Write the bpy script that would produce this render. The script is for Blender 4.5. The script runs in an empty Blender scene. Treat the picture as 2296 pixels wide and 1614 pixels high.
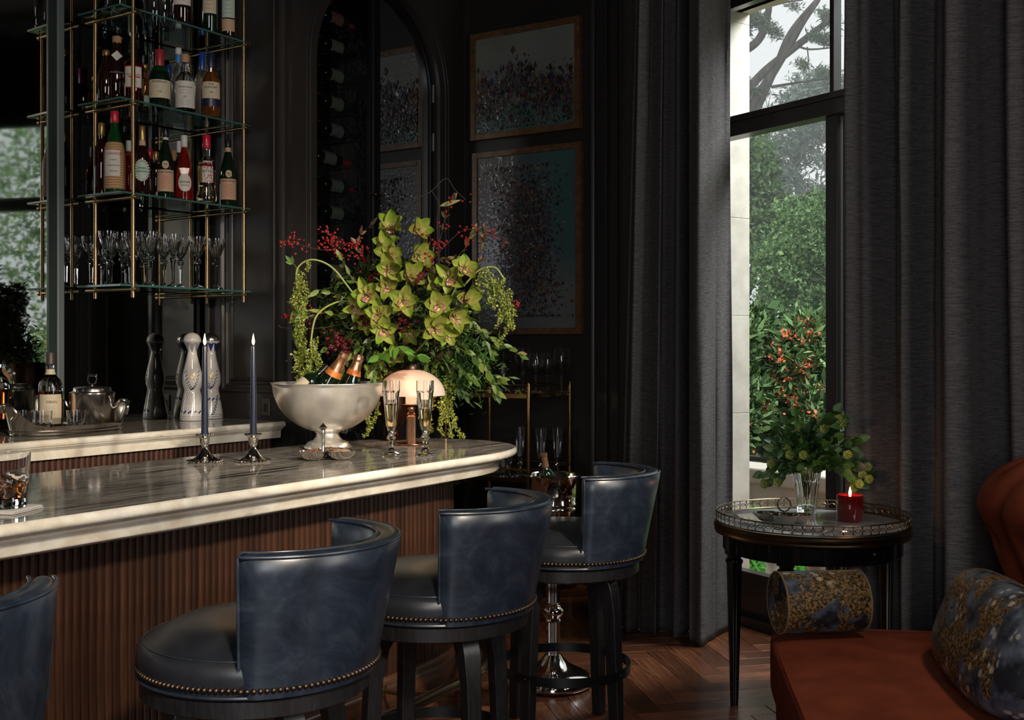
import bpy, math, random
import numpy as np
from mathutils import Vector, Matrix, Euler, noise
random.seed(7); rng = np.random.default_rng(7)
PI = math.pi
sc = bpy.context.scene
COL = sc.collection
# ------------------------------------------------------------------ camera
CZ = 1.4; F = 2520.0; HY = 775.0; CX = 1148.0; YAW = math.radians(33)
cy_, sy_ = math.cos(YAW), math.sin(YAW)
cam_d = bpy.data.cameras.new('camera'); cam = bpy.data.objects.new('camera', cam_d); COL.objects.link(cam)
cam.location = (0, 0, CZ); cam.rotation_euler = (PI/2, 0, YAW)
cam_d.sensor_width = 36; cam_d.lens = 36*F/2296; cam_d.shift_y = -(807-HY)/2296
cam_d.clip_start = 0.05; cam_d.clip_end = 200
sc.camera = cam
# ------------------------------------------------------------------ world
w = bpy.data.worlds.new('sky'); sc.world = w; w.use_nodes = True
nt = w.node_tree; bg = nt.nodes['Background']
bg.inputs[0].default_value = (0.66, 0.67, 0.68, 1); bg.inputs[1].default_value = 1.8
# ------------------------------------------------------------------ view
vs = sc.view_settings; vs.view_transform = 'Standard'; vs.look = 'None'; vs.gamma = 1; vs.use_curve_mapping = False
vs.exposure = 0.0
sc.cycles.use_denoising = True
sc.cycles.max_bounces = 10; sc.cycles.transmission_bounces = 10; sc.cycles.glossy_bounces = 5
sc.cycles.transparent_max_bounces = 16; sc.cycles.sample_clamp_indirect = 4; sc.cycles.caustics_reflective = False
sc.cycles.caustics_refractive = False; sc.cycles.blur_glossy = 0.5
# ------------------------------------------------------------------ lights
def look_rot(src, dst): return (Vector(dst)-Vector(src)).to_track_quat('-Z', 'Y').to_euler()
def spot(name, loc, aim, power, col, ang, rad, blend=0.9):
    l = bpy.data.lights.new(name, 'SPOT'); l.energy = power; l.color = col; l.spot_size = math.radians(ang)
    l.spot_blend = blend; l.shadow_soft_size = rad
    o = bpy.data.objects.new(name, l); COL.objects.link(o); o.location = loc; o.rotation_euler = look_rot(loc, aim); return o
def area(name, loc, aim, power, col, sx, sy):
    l = bpy.data.lights.new(name, 'AREA'); l.energy = power; l.color = col; l.shape = 'RECTANGLE'; l.size = sx; l.size_y = sy
    o = bpy.data.objects.new(name, l); COL.objects.link(o); o.location = loc; o.rotation_euler = look_rot(loc, aim); return o
spot('added_spot_bar', (0.7, 2.2, 2.75), (-3.0, 3.55, 1.1), 640, (1.0, .85, .66), 38, .10)  # unseen spot added for the warm light across bowl, flowers and bar top
spot('added_spot_bar_near', (0.5, 0.2, 2.7), (-2.75, 2.1, .95), 520, (1.0, .87, .70), 42, .14)  # second unseen spot, added to warm the near stretch of the bar
area('added_area_behind_camera', (0.9, -2.2, 2.1), (-2.2, 3.0, .9), 60, (.9, .95, 1.0), 1.5, 1.8)  # added area fill behind the camera; no window is built there
spot('added_spot_sofa', (.5, 2.2, 3.8), (-.55, 2.9, .45), 120, (1.0, .84, .68), 40, .25)  # spot added to lift the dark sofa; no fitting is modelled
area('added_area_side', (2.7, 2.6, 2.0), (-2.6, 4.6, 1.3), 62, (1.0, .96, .92), 1.4, 2.2)  # added area lamp standing in for daylight from unseen windows at right
area('added_area_over_balcony', (-.34, 6.05, 4.35), (-2.2, 4.6, .7), 250, (.93, .96, 1.0), 1.6, 1.2)  # area lamp added outside, above view, to boost daylight on floor and curtain
spot('added_spot_cart', (-2.9, 4.3, 3.85), (-3.52, 5.36, .9), 60, (1.0, .84, .66), 24, .05)  # small added spot that brightens the brass and glass of the cart
spot('added_spot_shelf', (-1.2, 1.2, 3.6), (-4.5, 3.85, 2.3), 120, (1.0, .86, .70), 36, .28)  # unseen spot added to brighten shelf bottles and put highlights on the goblets
# ------------------------------------------------------------------ coordinates measured from the room
def RC(xc, yc, z=0.0): return Vector((cy_*xc - sy_*yc, sy_*xc + cy_*yc, z))
def RP(px, yc, z): return RC((px-CX)/F*yc, yc, z)
def PP(px, py, yc): return RP(px, yc, CZ + (HY-py)/F*yc)
def ONZ(px, py, z): return RP(px, (CZ-z)*F/(py-HY), z)
def ray(px):
    x = (px-CX)/F; return cy_*x - sy_, sy_*x + cy_
def AT_N(px, n, z):
    a, b = ray(px); t = n/a; return Vector((n, b*t, z))
def AT_D(px, d, z):
    a, b = ray(px); t = d/b; return Vector((a*t, d, z))
# ------------------------------------------------------------------ materials
MATS = {}
def nodes_of(m): return m.node_tree.nodes, m.node_tree.links
def mat(name, col=(.5, .5, .5), rough=.5, metal=0, **k):
    m = bpy.data.materials.new(name); m.use_nodes = True; MATS[name] = m
    N, L = nodes_of(m); b = N['Principled BSDF']
    b.inputs['Base Color'].default_value = (*col, 1); b.inputs['Roughness'].default_value = rough; b.inputs['Metallic'].default_value = metal
    for key, nm in (('trans', 'Transmission Weight'), ('ior', 'IOR'), ('coat', 'Coat Weight'), ('coatr', 'Coat Roughness'),
                    ('spec', 'Specular IOR Level'), ('sheen', 'Sheen Weight'), ('emit', 'Emission Strength'), ('sss', 'Subsurface Weight'), ('aniso', 'Anisotropic')):
        if key in k: b.inputs[nm].default_value = k[key]
    if 'emitc' in k: b.inputs['Emission Color'].default_value = (*k['emitc'], 1)
    return m
def tex(m, kind='noise', scale=5, stretch=(1, 1, 1), detail=4, rough=.5, dist=0, coord='Object', rot=(0, 0, 0), loc=(0, 0, 0)):
    N, L = nodes_of(m); tc = N.new('ShaderNodeTexCoord'); mp = N.new('ShaderNodeMapping')
    mp.inputs['Scale'].default_value = stretch; mp.inputs['Rotation'].default_value = rot; mp.inputs['Location'].default_value = loc
    if coord == 'World':
        g = N.new('ShaderNodeNewGeometry'); L.new(g.outputs['Position'], mp.inputs['Vector'])
    else: L.new(tc.outputs[coord], mp.inputs['Vector'])
    if kind == 'noise':
        t = N.new('ShaderNodeTexNoise'); t.inputs['Scale'].default_value = scale; t.inputs['Detail'].default_value = detail
        t.inputs['Roughness'].default_value = rough; t.inputs['Distortion'].default_value = dist
    elif kind == 'voronoi':
        t = N.new('ShaderNodeTexVoronoi'); t.inputs['Scale'].default_value = scale
    elif kind == 'wave':
        t = N.new('ShaderNodeTexWave'); t.inputs['Scale'].default_value = scale; t.inputs['Distortion'].default_value = dist; t.inputs['Detail'].default_value = detail
    L.new(mp.outputs[0], t.inputs['Vector']); return t.outputs[0]
def ramp(m, src, stops):
    N, L = nodes_of(m); r = N.new('ShaderNodeValToRGB'); e = r.color_ramp.elements
    e[0].position, e[0].color = stops[0][0], (*stops[0][1], 1); e[1].position, e[1].color = stops[-1][0], (*stops[-1][1], 1)
    for p, c in stops[1:-1]: x = e.new(p); x.color = (*c, 1)
    L.new(src, r.inputs[0]); return r.outputs[0]
def mixc(m, fac, a, b, mode='MIX'):
    N, L = nodes_of(m); x = N.new('ShaderNodeMix'); x.data_type = 'RGBA'; x.blend_type = mode
    for s, v in ((x.inputs[0], fac), (x.inputs[6], a), (x.inputs[7], b)):
        if isinstance(v, (int, float)): s.default_value = v
        elif isinstance(v, tuple): s.default_value = (*v, 1)
        else: L.new(v, s)
    return x.outputs[2]
def base(m, out): m.node_tree.links.new(out, m.node_tree.nodes['Principled BSDF'].inputs['Base Color'])
def roughin(m, out): m.node_tree.links.new(out, m.node_tree.nodes['Principled BSDF'].inputs['Roughness'])
def bump(m, out, strength=.3, dist=.01):
    N, L = nodes_of(m); b = N.new('ShaderNodeBump'); b.inputs['Strength'].default_value = strength; b.inputs['Distance'].default_value = dist
    L.new(out, b.inputs['Height']); L.new(b.outputs[0], N['Principled BSDF'].inputs['Normal'])
def varied(m, out, amt=.35):
    N, L = nodes_of(m); oi = N.new('ShaderNodeObjectInfo'); mr = N.new('ShaderNodeMapRange')
    mr.inputs[3].default_value = 1-amt; mr.inputs[4].default_value = 1+amt; L.new(oi.outputs['Random'], mr.inputs[0])
    cb = N.new('ShaderNodeVectorMath'); cb.operation = 'SCALE'; L.new(out, cb.inputs[0]); L.new(mr.outputs[0], cb.inputs['Scale']); return cb.outputs[0]
def attr_mat(name, rough=.5, **k):
    m = mat(name, rough=rough, **k); N, L = nodes_of(m); a = N.new('ShaderNodeAttribute'); a.attribute_name = 'Col'; base(m, a.outputs['Color']); return m
m = M_wall = mat('wall_paint', (.030, .026, .023), .42, spec=.35)
bump(m, tex(m, scale=60, detail=3), .06, .004); base(m, ramp(m, tex(m, scale=1.3), [(.3, (.027, .0235, .021)), (.7, (.036, .031, .028))]))
M_trim = mat('trim_paint', (.033, .029, .026), .33, spec=.5)
M_ceil = mat('ceiling_paint', (.05, .045, .04), .7)
def marble(name, streak_axis_rot, top=False):
    m = mat(name, (.8, .77, .7), .09, spec=.6, coat=.5, coatr=.03)
    n1 = tex(m, scale=2.0, stretch=(11, .5, 1.5) if top else (3, 1.4, 4), detail=10, rough=.6, dist=.5 if top else 1.2, coord='World', rot=(0, 0, .05))
    n2 = tex(m, scale=2.2, detail=6, dist=1.5, coord='World', loc=(3, 1, 2))
    if top:
        c1 = ramp(m, n1, [(.34, (.02, .02, .022)), (.40, (.25, .24, .22)), (.45, (.62, .58, .52)), (.49, (.10, .095, .09)), (.52, (.70, .66, .60)), (.57, (.38, .35, .32)), (.60, (.14, .13, .12)), (.64, (.8, .75, .68)), (.75, (.5, .46, .42))])
        c2 = ramp(m, n2, [(.35, (.55, .53, .50)), (.7, (1, .98, .95))])
        base(m, mixc(m, .7, c1, c2, 'MULTIPLY')); m.node_tree.nodes['Principled BSDF'].inputs['Coat Weight'].default_value = .1
    else:
        c1 = ramp(m, n1, [(.28, (.30, .27, .24)), (.36, (.72, .67, .58)), (.5, (.93, .90, .82)), (.62, (.84, .77, .66)), (.75, (.95, .93, .87))])
        c2 = ramp(m, n2, [(.34, (.60, .58, .52)), (.44, (.88, .85, .79)), (.50, (1, .99, .97)), (.6, (.86, .80, .70)), (.66, (1, .98, .94))])
        base(m, mixc(m, .8, c1, c2, 'MULTIPLY'))
    return m
M_marble = marble('marble_edge', True); M_marbtop = marble('marble_polished_top', True, True)
def wood(name, cols, rough=.35, stretch=(12, 12, 1), vary=.3, scale=3, coord='Object', coat=.2):
    m = mat(name, cols[1], rough, coat=coat, coatr=.25)
    t = tex(m, scale=scale, stretch=stretch, detail=8, rough=.6, dist=.4, coord=coord)
    c = ramp(m, t, [(.3, cols[0]), (.55, cols[1]), (.75, cols[2])]); base(m, varied(m, c, vary)); bump(m, t, .12, .003); return m
M_reed = wood('walnut_reed', ((.022, .009, .005), (.048, .020, .011), (.085, .036, .019)), .30, (30, 30, 1.2), .38)
M_reed2 = wood('dark_walnut_reed', ((.03, .012, .008), (.07, .027, .016), (.11, .045, .026)), .38, (30, 30, 1.2), .3)
M_plinth = wood('walnut_plinth', ((.04, .016, .008), (.10, .04, .019), (.16, .065, .03)), .3, (1.5, 1, 12), 0)
M_black = wood('ebonised_oak', ((.006, .006, .007), (.012, .012, .014), (.025, .025, .028)), .42, (10, 10, 2), .05, 8)
M_lacq = mat('black_lacquer', (.006, .006, .007), .18, coat=.6, coatr=.08)
M_plank = mat('walnut_floor', (.1, .05, .03), .27, coat=.25, coatr=.22)
t = tex(M_plank, scale=3.2, stretch=(1.5, 14, 1), detail=10, rough=.65, dist=.8); t2 = tex(M_plank, scale=2.4, stretch=(1, 3, 1), detail=3)
c = ramp(M_plank, t, [(.25, (.085, .028, .014)), (.5, (.24, .085, .038)), (.75, (.40, .165, .075))])
c = mixc(M_plank, .6, c, ramp(M_plank, t2, [(.3, (.35, .32, .3)), (.65, (1, 1, 1))]), 'MULTIPLY'); base(M_plank, varied(M_plank, c, .5)); bump(M_plank, t, .12, .004)
M_under = mat('subfloor', (.008, .004, .003), .8)
m = M_leather = mat('navy_leather', (.02, .04, .085), .33, coat=.35, coatr=.28, spec=.55)
t = tex(m, scale=5, detail=9, rough=.68, dist=1.2); t2 = tex(m, scale=240, detail=2)
base(m, ramp(m, t, [(.3, (.006, .0095, .017)), (.5, (.014, .022, .038)), (.72, (.042, .056, .080))])); bump(m, t2, .10, .001)
roughin(m, ramp(m, t, [(.3, (.30,)*3), (.7, (.42,)*3)]))
m = M_seat = mat('dark_navy_leather', (.012, .015, .022), .38, coat=.25, coatr=.3)
t = tex(m, scale=6, detail=8, dist=1); base(m, ramp(m, t, [(.3, (.010, .012, .018)), (.7, (.024, .027, .034))])); bump(m, tex(m, scale=220, detail=2), .1, .001)
M_brass = mat('aged_brass', (.30, .205, .105), .33, 1)
M_goldbrass = mat('polished_brass', (.62, .40, .16), .16, 1)
M_oldbrass = mat('antique_brass', (.20, .15, .085), .32, 1)
M_bronze = mat('bronze_nail', (.12, .085, .062), .42, 1)
M_copper = mat('copper_bronze', (.42, .22, .13), .25, 1, aniso=.3)
M_silver = mat('silver', (.78, .74, .70), .10, 1)
M_pewter = mat('darkened_silver', (.66, .61, .56), .2, 1)
m = M_bowl = mat('satin_silver', (.90, .86, .79), .30, .72, coat=.3, coatr=.08)
t = tex(m, scale=4, detail=6, dist=1); base(m, ramp(m, t, [(.3, (.74, .68, .60)), (.6, (.93, .90, .84))])); roughin(m, ramp(m, t, [(.3, (.34,)*3), (.7, (.25,)*3)]))
M_chrome = mat('polished_nickel', (.72, .68, .63), .07, 1)
M_steel = mat('black_steel', (.010, .010, .011), .35, .3)
def glass(name, col=(1, 1, 1), rough=0.0, ior=1.5): return mat(name, col, rough, trans=1.0, ior=ior)
M_glass = glass('clear_glass'); M_crystal = glass('cut_crystal', (1, 1, 1), 0, 1.56)
M_shelf = glass('green_edged_glass', (.62, .92, .86), 0, 1.45)
M_gedge = mat('teal_glass_edge', (.07, .20, .18), .2, trans=.4)
M_frost = glass('frosted_glass', (.75, .78, .8), .35)
def pane(name, tint, fres=1.4, glossmix=1.0):
    m = bpy.data.materials.new(name); m.use_nodes = True; N, L = nodes_of(m); N.remove(N['Principled BSDF'])
    tr = N.new('ShaderNodeBsdfTransparent'); tr.inputs[0].default_value = (*tint, 1); gl = N.new('ShaderNodeBsdfGlossy'); gl.inputs['Roughness'].default_value = .0
    fr = N.new('ShaderNodeFresnel'); fr.inputs[0].default_value = fres; mx = N.new('ShaderNodeMixShader')
    L.new(fr.outputs[0], mx.inputs[0]); L.new(tr.outputs[0], mx.inputs[1]); L.new(gl.outputs[0], mx.inputs[2]); L.new(mx.outputs[0], N['Material Output'].inputs[0]); return m
M_pane = pane('window_glass', (.95, .98, .97)); M_cabglass = pane('cabinet_glass', (.8, .82, .82), 1.55)
m = M_mirror = mat('antiqued_mirror', (.5, .52, .5), .025, 1)
v = tex(m, 'voronoi', 70); r1 = ramp(m, v, [(.04, (.75, .75, .72)), (.09, (.46, .48, .47))]); t = tex(m, scale=2.0, detail=5)
base(m, mixc(m, .8, r1, ramp(m, t, [(.35, (.80, .82, .8)), (.7, (1, 1, 1))]), 'MULTIPLY')); roughin(m, ramp(m, t, [(.3, (.05,)*3), (.7, (.012,)*3)]))
M_bevel = mat('bevelled_mirror_edge', (.012, .022, .019), .4, 0); M_bevel2 = mat('mirror_seam_light', (.13, .155, .16), .4, .3)
m = M_curtain = mat('charcoal_linen', (.05, .047, .05), .85, spec=.15)
t = tex(m, scale=9, stretch=(2.2, 2.2, 45), detail=4, rough=.7); t2 = tex(m, scale=60, stretch=(1.5, 1.5, 8), detail=3)
base(m, mixc(m, .5, ramp(m, t, [(.35, (.066, .060, .058)), (.65, (.18, .167, .162))]), ramp(m, t2, [(.35, (.35, .35, .36)), (.65, (1, 1, 1))]), 'MULTIPLY')); bump(m, t2, .35, .004)
m = M_velvet = mat('rust_velvet', (.22, .05, .022), .8, spec=.15)
t = tex(m, scale=9, detail=5); base(m, ramp(m, t, [(.3, (.19, .040, .018)), (.7, (.29, .066, .030))])); bump(m, tex(m, scale=200, detail=2), .15, .002)
m = M_brocade = mat('floral_brocade', (.1, .1, .1), .55, spec=.3)
n1 = tex(m, scale=6.5, detail=5, rough=.65, dist=.5); v1 = tex(m, 'voronoi', 34); n3 = tex(m, scale=7, detail=2, loc=(5, 2, 1)); n4 = tex(m, scale=110, detail=3, rough=.7); n5 = tex(m, scale=14, detail=3, loc=(1, 7, 3))
gold = ramp(m, n4, [(.40, (.02, .015, .012)), (.50, (.13, .075, .027)), (.60, (.36, .21, .07))])
c = mixc(m, ramp(m, n1, [(.47, (0, 0, 0)), (.50, (1, 1, 1))]), ramp(m, n5, [(.40, (.02, .02, .026)), (.52, (.085, .10, .135)), (.62, (.16, .19, .24))]), gold)
fl = ramp(m, v1, [(.28, (.55, .50, .40)), (.38, (.06, .05, .04)), (.5, (.0, .0, .0))]); fm = ramp(m, n3, [(.50, (0, 0, 0)), (.53, (1, 1, 1))])
base(m, mixc(m, fm, c, mixc(m, .7, c, fl, 'ADD'))); bump(m, n4, .3, .002)
M_cord = mat('gold_piping', (.28, .19, .08), .6)
M_leaf = attr_mat('leaves', .42, spec=.4); M_petal = attr_mat('petals', .45, sss=0.0, spec=.35); M_paintd = attr_mat('oil_paint', .38, coat=.2)
M_foliage = attr_mat('garden_foliage', .6, spec=.08)
M_berry = mat('red_berry', (.30, .02, .016), .25, coat=.4); M_darkberry = mat('wine_berry', (.10, .008, .015), .22, coat=.5)
M_stem = mat('green_stem', (.16, .20, .035), .5); M_twig = mat('brown_twig', (.07, .035, .022), .7)
M_wax = mat('navy_wax', (.012, .017, .035), .3, coat=.3)
M_flame = mat('candle_flame', (1, .5, .2), .5, emit=26, emitc=(1, .55, .22))
M_wick = mat('wick', (.01, .008, .006), .9)
M_opal = mat('opal_glass', (.93, .84, .74), .3, trans=.35, sss=.3, coat=.3)
M_opal.node_tree.nodes['Principled BSDF'].inputs['Emission Color'].default_value = (1, .62, .38, 1); M_opal.node_tree.nodes['Principled BSDF'].inputs['Emission Strength'].default_value = .12
M_bulb = mat('candle_tube', (.95, .75, .55), .4, emit=.5, emitc=(1, .66, .42))
M_redglass = mat('red_glass', (.16, .004, .006), .08, coat=.8, trans=.35); M_redwax = mat('red_wax', (.62, .03, .05), .4, emit=.25, emitc=(1, .06, .08))
M_porc = mat('white_porcelain', (.66, .63, .60), .12, coat=.6, coatr=.03); M_cobalt = mat('cobalt_paint', (.012, .018, .12), .2, coat=.5); M_lines = mat('grey_glaze', (.25, .25, .28), .3)
M_goldcap = mat('gold_paint', (.5, .33, .1), .3, .6)
M_socket = mat('socket_plate', (.09, .075, .06), .35, .5)
M_oak = wood('oak_frame', ((.10, .045, .016), (.20, .095, .036), (.30, .15, .06)), .45, (4, 4, 4), .1, 6)
m = M_darkmarble = mat('dark_marble', (.012, .012, .013), .18)
t = tex(m, scale=2.0, detail=10, rough=.7, dist=2.2); base(m, ramp(m, t, [(.485, (.010, .010, .011)), (.5, (.10, .10, .10)), (.515, (.010, .010, .011))]))
m = M_stone = mat('limestone', (.62, .57, .48), .85); t = tex(m, scale=8, detail=8, coord='World'); base(m, ramp(m, t, [(.3, (.50, .46, .38)), (.7, (.68, .63, .53))])); bump(m, t, .3, .01)
m = M_grass = mat('lawn', (.06, .16, .03), .9); t = tex(m, scale=30, detail=8, coord='World'); base(m, ramp(m, t, [(.3, (.05, .14, .02)), (.7, (.16, .34, .06))]))
m = M_bark = mat('bark', (.10, .085, .075), .9); t = tex(m, scale=14, stretch=(1, 1, .3), detail=6, coord='World'); base(m, ramp(m, t, [(.3, (.05, .042, .038)), (.7, (.17, .15, .135))])); bump(m, t, .6, .03)
M_nuts = mat('roasted_nuts', (.16, .075, .035), .6); M_nuts2 = mat('pale_nuts', (.36, .22, .13), .6)
M_napkin = mat('white_napkin', (.78, .74, .70), .8); M_whisky = glass('whisky', (.62, .20, .035), 0, 1.36); M_ice = glass('ice', (.95, .95, .95), .08, 1.31)
M_champ = glass('champagne', (.96, .86, .60), 0, 1.34)
M_label = mat('cream_label', (.56, .48, .34), .6); M_labelw = mat('white_label', (.60, .56, .50), .6); M_labelb = mat('peach_label', (.52, .33, .21), .6)
M_labelg = mat('pale_green_label', (.42, .55, .45), .6); M_ink = mat('black_ink', (.012, .012, .014), .6); M_redink = mat('red_ink', (.5, .02, .02), .5)
M_raffia = mat('raffia_wrap', (.42, .24, .11), .7); t = tex(M_raffia, 'wave', 26, rot=(0, PI/2, 0), detail=3, dist=1.5); base(M_raffia, ramp(M_raffia, t, [(0, (.30, .16, .07)), (1, (.52, .32, .16))])); bump(M_raffia, t, .4, .004)
M_green = mat('green_bottle_glass', (.02, .16, .035), .04, trans=.75, ior=1.45); M_dkgreen = mat('black_green_glass', (.004, .012, .006), .05, coat=.6)
M_amber = mat('amber_spirit', (.55, .17, .04), .04, trans=.85, ior=1.4); M_dkamber = mat('dark_amber_spirit', (.028, .008, .005), .05, trans=.5, coat=.5)
M_redliq = mat('red_aperitif', (.55, .03, .02), .05, trans=.8, ior=1.4); M_dkred = mat('dark_red_spirit', (.035, .004, .004), .05, trans=.4, coat=.5)
M_foilgold = mat('copper_foil', (.62, .33, .20), .33, .9); M_orange = mat('orange_foil_band', (.75, .22, .05), .4, .3)
CAPS = {'red': mat('red_cap', (.50, .012, .035), .3, coat=.3), 'black': mat('black_cap', (.010, .010, .011), .3), 'gold': mat('gold_cap', (.45, .30, .11), .32, .8),
        'blue': mat('blue_cap', (.012, .055, .25), .3, coat=.3), 'cork': mat('cork', (.42, .23, .12), .7), 'wine': mat('wine_cap', (.28, .02, .035), .35),
        'white': mat('white_cap', (.6, .58, .55), .4), 'navy': mat('navy_cap', (.012, .016, .05), .35), 'orange': mat('orange_cap', (.55, .18, .06), .5), 'brown': mat('brown_cap', (.05, .035, .03), .45), 'foil': M_foilgold}
# ------------------------------------------------------------------ geometry helpers
def circ(r, n, z=0, a0=0): return [(r*math.cos(a0+2*PI*i/n), r*math.sin(a0+2*PI*i/n), z) for i in range(n)]
class G:
    def __init__(s): s.v = []; s.f = []
    def add(s, vs, fs, M=None):
        o = len(s.v); s.v += [tuple(M @ Vector(p)) for p in vs] if M is not None else [tuple(p) for p in vs]; s.f += [tuple(i+o for i in f) for f in fs]; return s
    def box(s, lo, hi, M=None):
        x0, y0, z0 = lo; x1, y1, z1 = hi
        return s.add([(x0, y0, z0), (x1, y0, z0), (x1, y1, z0), (x0, y1, z0), (x0, y0, z1), (x1, y0, z1), (x1, y1, z1), (x0, y1, z1)],
                     [(0, 3, 2, 1), (4, 5, 6, 7), (0, 1, 5, 4), (1, 2, 6, 5), (2, 3, 7, 6), (3, 0, 4, 7)], M)
    def rings(s, R, closed=True, cap0=False, cap1=False, M=None):
        n = len(R[0]); vs = [p for r in R for p in r]; fs = []
        for i in range(len(R)-1):
            for j in range(n if closed else n-1):
                k = (j+1) % n; fs.append((i*n+j, i*n+k, (i+1)*n+k, (i+1)*n+j))
        if cap0: fs.append(tuple(reversed(range(n))))
        if cap1: fs.append(tuple((len(R)-1)*n+j for j in range(n)))
        return s.add(vs, fs, M)
    def lathe(s, prof, seg=24, at=(0, 0, 0), M=None, a0=0, caps=True):
        T = Matrix.Translation(at) if M is None else M @ Matrix.Translation(at)
        c0 = caps and prof[0][0] > 1e-6; c1 = caps and prof[-1][0] > 1e-6
        return s.rings([circ(max(r, 1e-5), seg, z, a0) for r, z in prof], True, c0, c1, T)
    def cyl(s, p, q, r, seg=10, r2=None): return s.tube([p, q], [r, r if r2 is None else r2], seg)
    def tube(s, pts, r, seg=8, closed=False, cap=True):
        P = [Vector(p) for p in pts]; n = len(P); rr = r if isinstance(r, (list, tuple)) else [r]*n; R = []; up = None
        for i, p in enumerate(P):
            a = P[(i-1) % n] if closed or i > 0 else p; b = P[(i+1) % n] if closed or i < n-1 else p
            t = (b-a).normalized() if (b-a).length > 1e-9 else Vector((0, 0, 1))
            if up is None: up = t.orthogonal().normalized()
            up = (up - t*up.dot(t)); up = up.normalized() if up.length > 1e-6 else t.orthogonal().normalized(); w_ = t.cross(up)
            R.append([tuple(p + (up*math.cos(2*PI*j/seg) + w_*math.sin(2*PI*j/seg))*rr[i]) for j in range(seg)])
        if closed: R.append(R[0])
        return s.rings(R, True, cap and not closed, cap and not closed)
    def ball(s, c, r, seg=8, rg=5, sq=(1, 1, 1)):
        R = [[(c[0]+sq[0]*r*math.sin(PI*i/rg)*math.cos(2*PI*j/seg), c[1]+sq[1]*r*math.sin(PI*i/rg)*math.sin(2*PI*j/seg), c[2]-sq[2]*r*math.cos(PI*i/rg)) for j in range(seg)] for i in range(1, rg)]
        o = len(s.v); s.rings(R); n = len(s.v); s.v += [(c[0], c[1], c[2]-sq[2]*r), (c[0], c[1], c[2]+sq[2]*r)]
        k = o+(rg-2)*seg
        for j in range(seg):
            s.f.append((n, o+(j+1) % seg, o+j)); s.f.append((n+1, k+j, k+(j+1) % seg))
        return s
    def build(s, name, m, parent=None, smooth=35, bevel=0, loc=None, rot=None, label=None, kind=None):
        me = bpy.data.meshes.new(name); me.from_pydata(s.v, [], s.f); me.update()
        if m: me.materials.append(m)
        if smooth:
            me.polygons.foreach_set('use_smooth', [True]*len(me.polygons))
            if smooth < 180: me.set_sharp_from_angle(angle=math.radians(smooth))
        o = bpy.data.objects.new(name, me); COL.objects.link(o)
        if parent is not None: o.parent = parent
        if loc is not None: o.location = loc
        if rot is not None: o.rotation_euler = rot
        if bevel:
            b = o.modifiers.new('b', 'BEVEL'); b.width = bevel; b.segments = 3; b.limit_method = 'ANGLE'; b.angle_limit = math.radians(40)
        if label: o['label'] = label
        if kind: o['kind'] = kind
        return o
def thing(name, label, cat, loc=(0, 0, 0), rz=0, group=None, kind=None):
    o = bpy.data.objects.new(name, None); COL.objects.link(o); o.location = loc; o.rotation_euler = (0, 0, rz) if not isinstance(rz, tuple) else rz
    o.empty_display_size = .05
    if label: o['label'] = label
    if cat: o['category'] = cat
    if group: o['group'] = group
    if kind: o['kind'] = kind
    return o
def tag(o, label, cat, group=None, kind=None):
    o['label'] = label
    if cat: o['category'] = cat
    if group: o['group'] = group
    if kind: o['kind'] = kind
    return o
def struct(o): o['kind'] = 'structure'; return o
KIDS = {}
def copytree(root, loc=None, rz=None, label=None, group=None):
    r = root.copy(); COL.objects.link(r)
    if loc is not None: r.location = loc
    if rz is not None: r.rotation_euler = (0, 0, rz)
    if label: r['label'] = label
    if group: r['group'] = group
    kids = [o for o in KIDS.get(root.name, [])] or [o for o in bpy.data.objects if o.parent == root]
    KIDS[root.name] = kids
    for ch in kids:
        c = ch.copy(); COL.objects.link(c); c.parent = r
        gk = KIDS.get(ch.name)
        if gk is None: gk = [o for o in bpy.data.objects if o.parent == ch]; KIDS[ch.name] = gk
        for g in gk:
            d = g.copy(); COL.objects.link(d); d.parent = c
    return r
def inst(src, name, parent, loc=None, rot=None, M=None):
    o = src.copy(); o.name = name; COL.objects.link(o); o.parent = parent
    if loc is not None: o.location = loc
    if rot is not None: o.rotation_euler = rot
    if M is not None: o.matrix_local = M
    return o
def bez(pts, n=12):
    """Catmull-Rom through points"""
    P = [Vector(p) for p in pts]; P = [2*P[0]-P[1]] + P + [2*P[-1]-P[-2]]; out = []
    for i in range(1, len(P)-2):
        for k in range(n):
            t = k/n; a, b, c, d = P[i-1], P[i], P[i+1], P[i+2]
            out.append(.5*((2*b)+(c-a)*t+(2*a-5*b+4*c-d)*t*t+(-a+3*b-3*c+d)*t**3))
    out.append(P[-2]); return out
def text_obj(s, size, m, parent, name='lettering', R=None, loc=(0, 0, 0), rot=0, ang=0, extr=0):
    """flat lettering; when R is given it is wrapped on a cylinder of radius R about local z, facing angle ang"""
    cu = bpy.data.curves.new('t', 'FONT'); cu.body = s; cu.size = size; cu.align_x = 'CENTER'; cu.align_y = 'CENTER'; cu.resolution_u = 2
    to = bpy.data.objects.new('t', cu); COL.objects.link(to); dg = bpy.context.evaluated_depsgraph_get(); dg.update()
    me = bpy.data.meshes.new_from_object(to.evaluated_get(dg)); bpy.data.objects.remove(to); me.name = name
    for v in me.vertices:
        x, y = v.co.x, v.co.y
        if R: a = ang + x/R; v.co = (R*math.cos(a), R*math.sin(a), y+loc[2])
        else: v.co = (x+loc[0], loc[1], y+loc[2])
    me.materials.clear(); me.materials.append(m); o = bpy.data.objects.new(name, me); COL.objects.link(o); o.parent = parent; return o
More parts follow.
